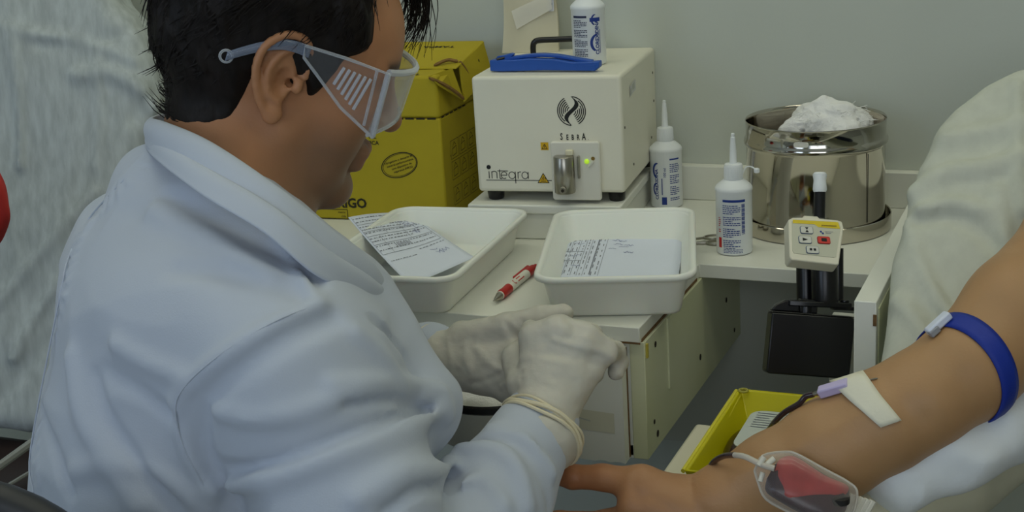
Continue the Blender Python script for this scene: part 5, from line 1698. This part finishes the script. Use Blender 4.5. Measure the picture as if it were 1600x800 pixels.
# puckers along the left armhole seam
seam_l = [base_coat.trace(*p) for p in ((238, 232), (190, 285), (140, 340), (108, 400), (92, 470), (72, 540), (60, 620), (54, 700), (58, 770))]
seam_l = spline([v for v in seam_l if v is not None], 4)
for a, b in zip(seam_l[:-1], seam_l[1:]):
    c_ = (a + b) / 2; t_ = (b - a) / np.linalg.norm(b - a); sd_ = np.cross(t_, base_coat.normal(c_))
    cb_.fold([c_ - sd_ * .010, c_ + sd_ * .010], .0042, .0030)
cb_.fn(lambda p, d: d + .0040 * vnoise(p, 13, 51) + .0042 * np.abs(vnoise(p * np.array([.8, .8, 1.3]), 17, 53)))
VQ = cb_.mesh((-.80, -1.32, .38), (.20, -.50, 1.08), .0038, (np.array([-.80, -1.32, .62]), np.array([.2, -.5, 1.08])), .010)
V, Q = VQ
cut = ((V - HC) @ HR.T)
coat = put_body('lab_coat', VQ, m_coat, mn, MO)

# collar: turned-down band round the neck
m_coll = mat('white_coat_cotton', (226, 231, 242))
near_top = [(262, 176, 1.335), (240, 184, 1.275), (262, 192, 1.205), (330, 222, 1.155), (430, 290, 1.130), (520, 360, 1.150), (572, 400, 1.185), (592, 432, 1.215)]
near_bot = [(250, 224, 1.340), (230, 226, 1.275), (245, 244, 1.190), (318, 296, 1.130), (415, 352, 1.105), (495, 420, 1.110), (560, 452, 1.150), (596, 470, 1.195)]
far_top = [(588, 432, 1.23), (572, 410, 1.29), (520, 365, 1.34), (430, 300, 1.372), (320, 225, 1.372), (262, 176, 1.335)]
far_bot = [(600, 475, 1.22), (590, 455, 1.31), (525, 410, 1.37), (430, 345, 1.40), (300, 270, 1.40), (250, 224, 1.340)]


def loft(name, A, B, mt, parent, bulge, thick):
    a = spline([at(*p) for p in A], 6); b = spline([at(*p) for p in B], 6); vs = []; fs = []; n = 7
    for p, q in zip(a, b):
        c = NB + hu * .03; mid = (p + q) / 2; out_ = mid - c; out_ -= (q - p) * (out_ @ (q - p)) / ((q - p) @ (q - p)); out_ /= np.linalg.norm(out_)
        for j in range(n):
            t = j / (n - 1)
            vs.append(p * (1 - t) + q * t + out_ * (bulge * math.sin(math.pi * min(1, t * 1.15) ** .7) if t < .98 else 0) - MO)
    for i in range(len(a) - 1):
        for j in range(n - 1):
            k = i * n + j; fs.append((k, k + 1, k + n + 1, k + n))
    o = put(name, vs, fs, mt, parent, True)
    s = o.modifiers.new('thick', 'SOLIDIFY'); s.thickness = thick; s.offset = 0
    sub = o.modifiers.new('smooth', 'SUBSURF'); sub.levels = 1; sub.render_levels = 1
    return o


loft('collar', near_top, near_bot, m_coll, coat, .006, .0035)
loft('collar', far_top, far_bot, m_coll, coat, .006, .0035)
flap_top = [(236, 210, 1.262), (262, 226, 1.190), (322, 262, 1.138), (425, 322, 1.110), (508, 388, 1.122), (566, 425, 1.160), (592, 446, 1.198)]
flap_bot = [(229, 232, 1.262), (246, 252, 1.178), (316, 306, 1.116), (412, 364, 1.092), (492, 430, 1.098), (562, 462, 1.142), (598, 476, 1.188)]
loft('collar_flap', flap_top, flap_bot, m_coll, coat, .004, .003)
# stitched seams
for pts, r in (([(238, 232), (190, 285), (140, 340), (108, 400), (92, 470), (72, 540), (55, 620), (48, 700), (52, 770)], .0008), ([(500, 474), (430, 502), (350, 550), (292, 600), (274, 640), (288, 702), (320, 762)], .0007)):
    q = [cb_.trace(x, y) for x, y in pts]; q = [v for v in q if v is not None]
    if len(q) > 2: MB().tube([v - MO for v in spline(q, 6)], r, 6).build('seam', m_coat, coat, smooth=True)

# ------------------------------------------------------------------ gloves
m_glove = mat('latex_glove', (200, 196, 184), .45, bump=.25, bscale=140, sss=.1, var=.03, vscale=40)
m_cuff = mat('latex_roll', (222, 212, 182), .45)


def glove(name, Hd, Fg, Th, tr, wr_end, folds, roll_r, axis_pts, lo, hi, nz):
    g = hand(Body(), Hd, Fg, Th, .0006, tr)
    g.u(cone(at(*Hd['wr']), at(*wr_end[:3]), .0262, wr_end[3]), .012)
    gb_ = Body(); gb_.ops = list(g.ops)
    for pts, wd, am in folds:
        q = [gb_.trace(*p) for p in pts]; q = [v for v in q if v is not None]
        if len(q) > 1: g.fold(spline(q, 3), wd, am)
    g.fn(lambda p, d: d + .0009 * vnoise(p, 70, nz) + .0005 * vnoise(p, 200, nz + 1))
    o = put_body(name, g.mesh(lo, hi, .0019), m_glove, mn, MO)
    a, b = [at(*p) for p in axis_pts]; ax_ = (b - a) / np.linalg.norm(b - a)
    u = np.cross(ax_, (0, 0, 1.0)); u /= np.linalg.norm(u); v = np.cross(ax_, u)
    for k, (off, rr_) in enumerate(((0.0, .0021), (.0045, .0017), (-.0035, .0013))):
        ring = [a + ax_ * (off + .0018 * math.sin(3 * t + k)) + (u * math.cos(t) + v * math.sin(t)) * (roll_r + .0006 * math.sin(5 * t + 2 * k)) - MO for t in np.linspace(0, 2 * math.pi, 49)]
        MB().tube(ring, rr_, 8).build('cuff_roll', m_cuff, o, smooth=True)
    return o


c0 = at(870, 590, 1.3)
glove('glove', RH, RF, RT, [.016, .0125, .011, .009], (843, 676, 1.262, .0392),
      [([(868, 533), (905, 541), (945, 552), (960, 562)], .0035, .0022), ([(850, 552), (900, 558), (945, 575)], .004, -.0015), ([(812, 560), (870, 565), (940, 590)], .003, .0010), ([(808, 600), (860, 598), (925, 620)], .003, .0010),
       ([(900, 510), (935, 528), (958, 545)], .004, -.0018), ([(930, 560), (945, 590), (930, 630)], .003, .0012), ([(888, 500), (900, 512), (905, 525)], .003, -.0015)],
      .0400, ((845, 672, 1.264), (800, 744, 1.232)), c0 - np.array([.16, .16, .16]), c0 + np.array([.16, .16, .16]), 61)
c0 = at(770, 560, 1.38)
glove('glove', LH, LF, LT, [.019, .0135, .0118, .0095], (676, 566, 1.412, .036),
      [([(725, 540), (735, 580), (720, 620)], .004, .0020), ([(745, 545), (775, 575), (800, 580)], .004, .0018), ([(735, 600), (770, 590), (800, 570)], .003, -.0016), ([(760, 625), (785, 605), (805, 590)], .003, .0016), ([(700, 530), (705, 570), (705, 605)], .003, .0014),
       ([(790, 505), (800, 520), (812, 528)], .0025, -.0014), ([(800, 502), (810, 515), (820, 522)], .0022, .0012), ([(815, 500), (822, 512)], .0022, -.0012)],
      .0375, ((680, 565, 1.412), (668, 567, 1.418)), c0 - np.array([.16, .16, .16]), c0 + np.array([.16, .16, .16]), 71)

# ------------------------------------------------------------------ safety goggles
m_clear = clear_mat('clear_polycarbonate', (216, 222, 232), .04, .05, .13)
m_edge = clear_mat('polycarbonate_edge', (222, 228, 236), .28, .08, .4)
GO = H(.11, 0, .02)
gg = thing('safety_goggles', 'clear plastic safety goggles on the worker face', 'goggles', tuple(GO))
Hg = lambda x, y, z: H(x, y, z) - GO
# wrap-round lens
lv = []; lf = []; NU, NV = 24, 6
for i in range(NU + 1):
    t = (i / NU - .5) * 2; y = .082 * t; x = .114 - .034 * t * t - .006 * t ** 4; zl = -.017 + .014 * (1 - t * t)
    for j in range(NV + 1):
        z = zl + (.042 - zl) * j / NV; lv.append(Hg(x, y, z))
for i in range(NU):
    for j in range(NV):
        a = i * (NV + 1) + j; lf.append((a, a + 1, a + NV + 2, a + NV + 1))
o = put('lens', lv, lf, m_clear, gg, True); s = o.modifiers.new('t', 'SOLIDIFY'); s.thickness = .0022
lx = lambda t: .114 - .034 * t * t - .006 * t ** 4
MB().tube([Hg(lx(t) + .001, .082 * t, .042) for t in np.linspace(-1, 1, 25)], .0030, 8).build('brow_bar', m_edge, gg, smooth=True)
MB().tube([Hg(lx(t), .082 * t, -.017 + .014 * (1 - t * t)) for t in np.linspace(-1, 1, 25)], .0018, 8).build('lower_edge', m_edge, gg, smooth=True)
for s in (-1, 1):
    yb = s * .0825
    side_o = [(.0790, -.017), (.0745, .0415), (.036, .0440), (-.002, .0445), (.000, .0345), (.014, .0240), (.043, .0015)]
    vsn = [Hg(x, yb + s * .001, z) for x, z in side_o] + [Hg(x, yb + s * .0035, z) for x, z in side_o]
    nn = len(side_o)
    put('side_shield', vsn, [tuple(range(nn)), tuple(range(2 * nn - 1, nn - 1, -1))] + [(i, nn + i, nn + (i + 1) % nn, (i + 1) % nn) for i in range(nn)], m_clear, gg)
    edge = [Hg(x, yb + s * .0025, z) for x, z in side_o + [side_o[0]]]
    MB().tube(edge, .0015, 6).build('shield_edge', m_edge, gg, smooth=True)
    for k in range(6):
        xt = .0355 + k * .0050; zt = .0365 - .0006 * k; xb_ = .0310 + k * .0046; zb_ = .0195 - .0033 * k
        c_ = Hg((xt + xb_) / 2, yb + s * .0045, (zt + zb_) / 2); dv = hf * (xb_ - xt) + hu * (zb_ - zt); ln = np.linalg.norm(dv); dv /= ln
        MB().obox(c_, np.cross(dv, hl), hl, dv, .0027, .003, ln).build('vent_rib', mat('frosted_rib', (206, 210, 220), .25, alpha=.6), gg, bevel=.0006)
    MB().tube([Hg(.0785, yb + s * .001, -.016), Hg(.0745, yb + s * .001, .041)], .0028, 8).build('hinge_post', m_edge, gg, smooth=True)
    MB().tube([Hg(.068, yb + s * .002, -.0085), Hg(.064, yb + s * .002, .041)], .0014, 8).build('shield_ridge', m_edge, gg, smooth=True)
    arm = spline([Hg(.004, yb + s * .001, .0400), Hg(-.008, yb + s * .002, .0412), Hg(-.021, yb + s * .003, .0400), Hg(-.036, yb + s * .003, .0335), Hg(-.050, yb + s * .002, .0250), Hg(-.062, yb + s * .001, .0165)], 6)
    vs = []; fs = []
    for i, p in enumerate(arm):
        t = i / (len(arm) - 1); hh = .0050 * (1 - t) + .0040 * t
        for (a, b) in ((-1, -1), (1, -1), (1, 1), (-1, 1)): vs.append(p + hl * a * .0012 + hu * b * hh)
    for i in range(len(arm) - 1):
        for k in range(4): fs.append((i * 4 + k, i * 4 + (k + 1) % 4, (i + 1) * 4 + (k + 1) % 4, (i + 1) * 4 + k))
    fs += [(3, 2, 1, 0), tuple(range(len(vs) - 4, len(vs)))]
    put('temple', vs, fs, clear_mat('temple_plastic', (150, 162, 186), .35, .08, .5), gg, True)
    MB().tube([arm[-1] + (hf * math.cos(a) + hu * math.sin(a)) * .0052 for a in np.linspace(0, 2 * math.pi, 17)], .0012, 6).build('temple_loop', m_edge, gg, smooth=True)

# ------------------------------------------------------------------ swivel chair of the worker
cho = np.array([PV[0], PV[1], 0]) - tf_ * .02
ch = thing('swivel_chair', 'dark grey swivel chair, its back rim at the lower left', 'chair', tuple(cho))
m_chair = mat('dark_chair_plastic', (44, 46, 50), .45)
seat_z = PV[2] - .165
MB().lathe([(.10, -.02), (.20, -.015), (.22, .0), (.22, .025), (.20, .045), (.05, .05)], 40, (0, 0, seat_z)).build('seat', m_chair, ch, smooth=True)
MB().tube([(0, 0, .06), (0, 0, seat_z - .02)], .025, 16).build('gas_lift', m_steel2, ch, smooth=True)
for k in range(5):
    a = 2 * math.pi * k / 5
    MB().tube([(0, 0, .09), (.14 * math.cos(a), .14 * math.sin(a), .075), (.27 * math.cos(a), .27 * math.sin(a), .06)], [.025, .020, .014], 10).build('base_arm', m_chair, ch, smooth=True)
    cst = MB(); cst.lathe([(.01, -.012), (.024, -.010), (.024, .010), (.01, .012)], 16); cst.v = [(x, z, y) for x, y, z in cst.v]
    co = cst.build('caster', m_black, ch, smooth=True); co.location = (.28 * math.cos(a), .28 * math.sin(a), .0245); co.rotation_euler = (0, 0, a + 1.57)
bk_ = Body()
pts = [at(-140, 815, 1.00), at(-40, 782, .985), at(40, 803, .985), at(110, 845, .99), at(190, 900, 1.0)]
q = spline(pts, 5)
for a, b in zip(q[:-1], q[1:]):
    bk_.u(cone(a, b, .014, .014), .004)
    bk_.u(cone(a + np.array([0, 0, -.09]), b + np.array([0, 0, -.09]), .014, .014), .004)
    for z in (.02, .045, .07): bk_.u(cone(a + np.array([0, 0, -z]), b + np.array([0, 0, -z]), .013, .013), .012)
put_body('backrest', bk_.mesh(at(20, 850, 1.0) - .3, at(20, 850, 1.0) + .3, .005), m_chair, ch, cho)
bm_ = at(60, 860, .99)
MB().tube(spline([bm_ - cho, np.array([bm_[0], bm_[1], seat_z + .1]) - cho, np.array([cho[0], cho[1], seat_z - .02]) - cho], 6), .014, 10).build('back_bar', m_steel2, ch, smooth=True)
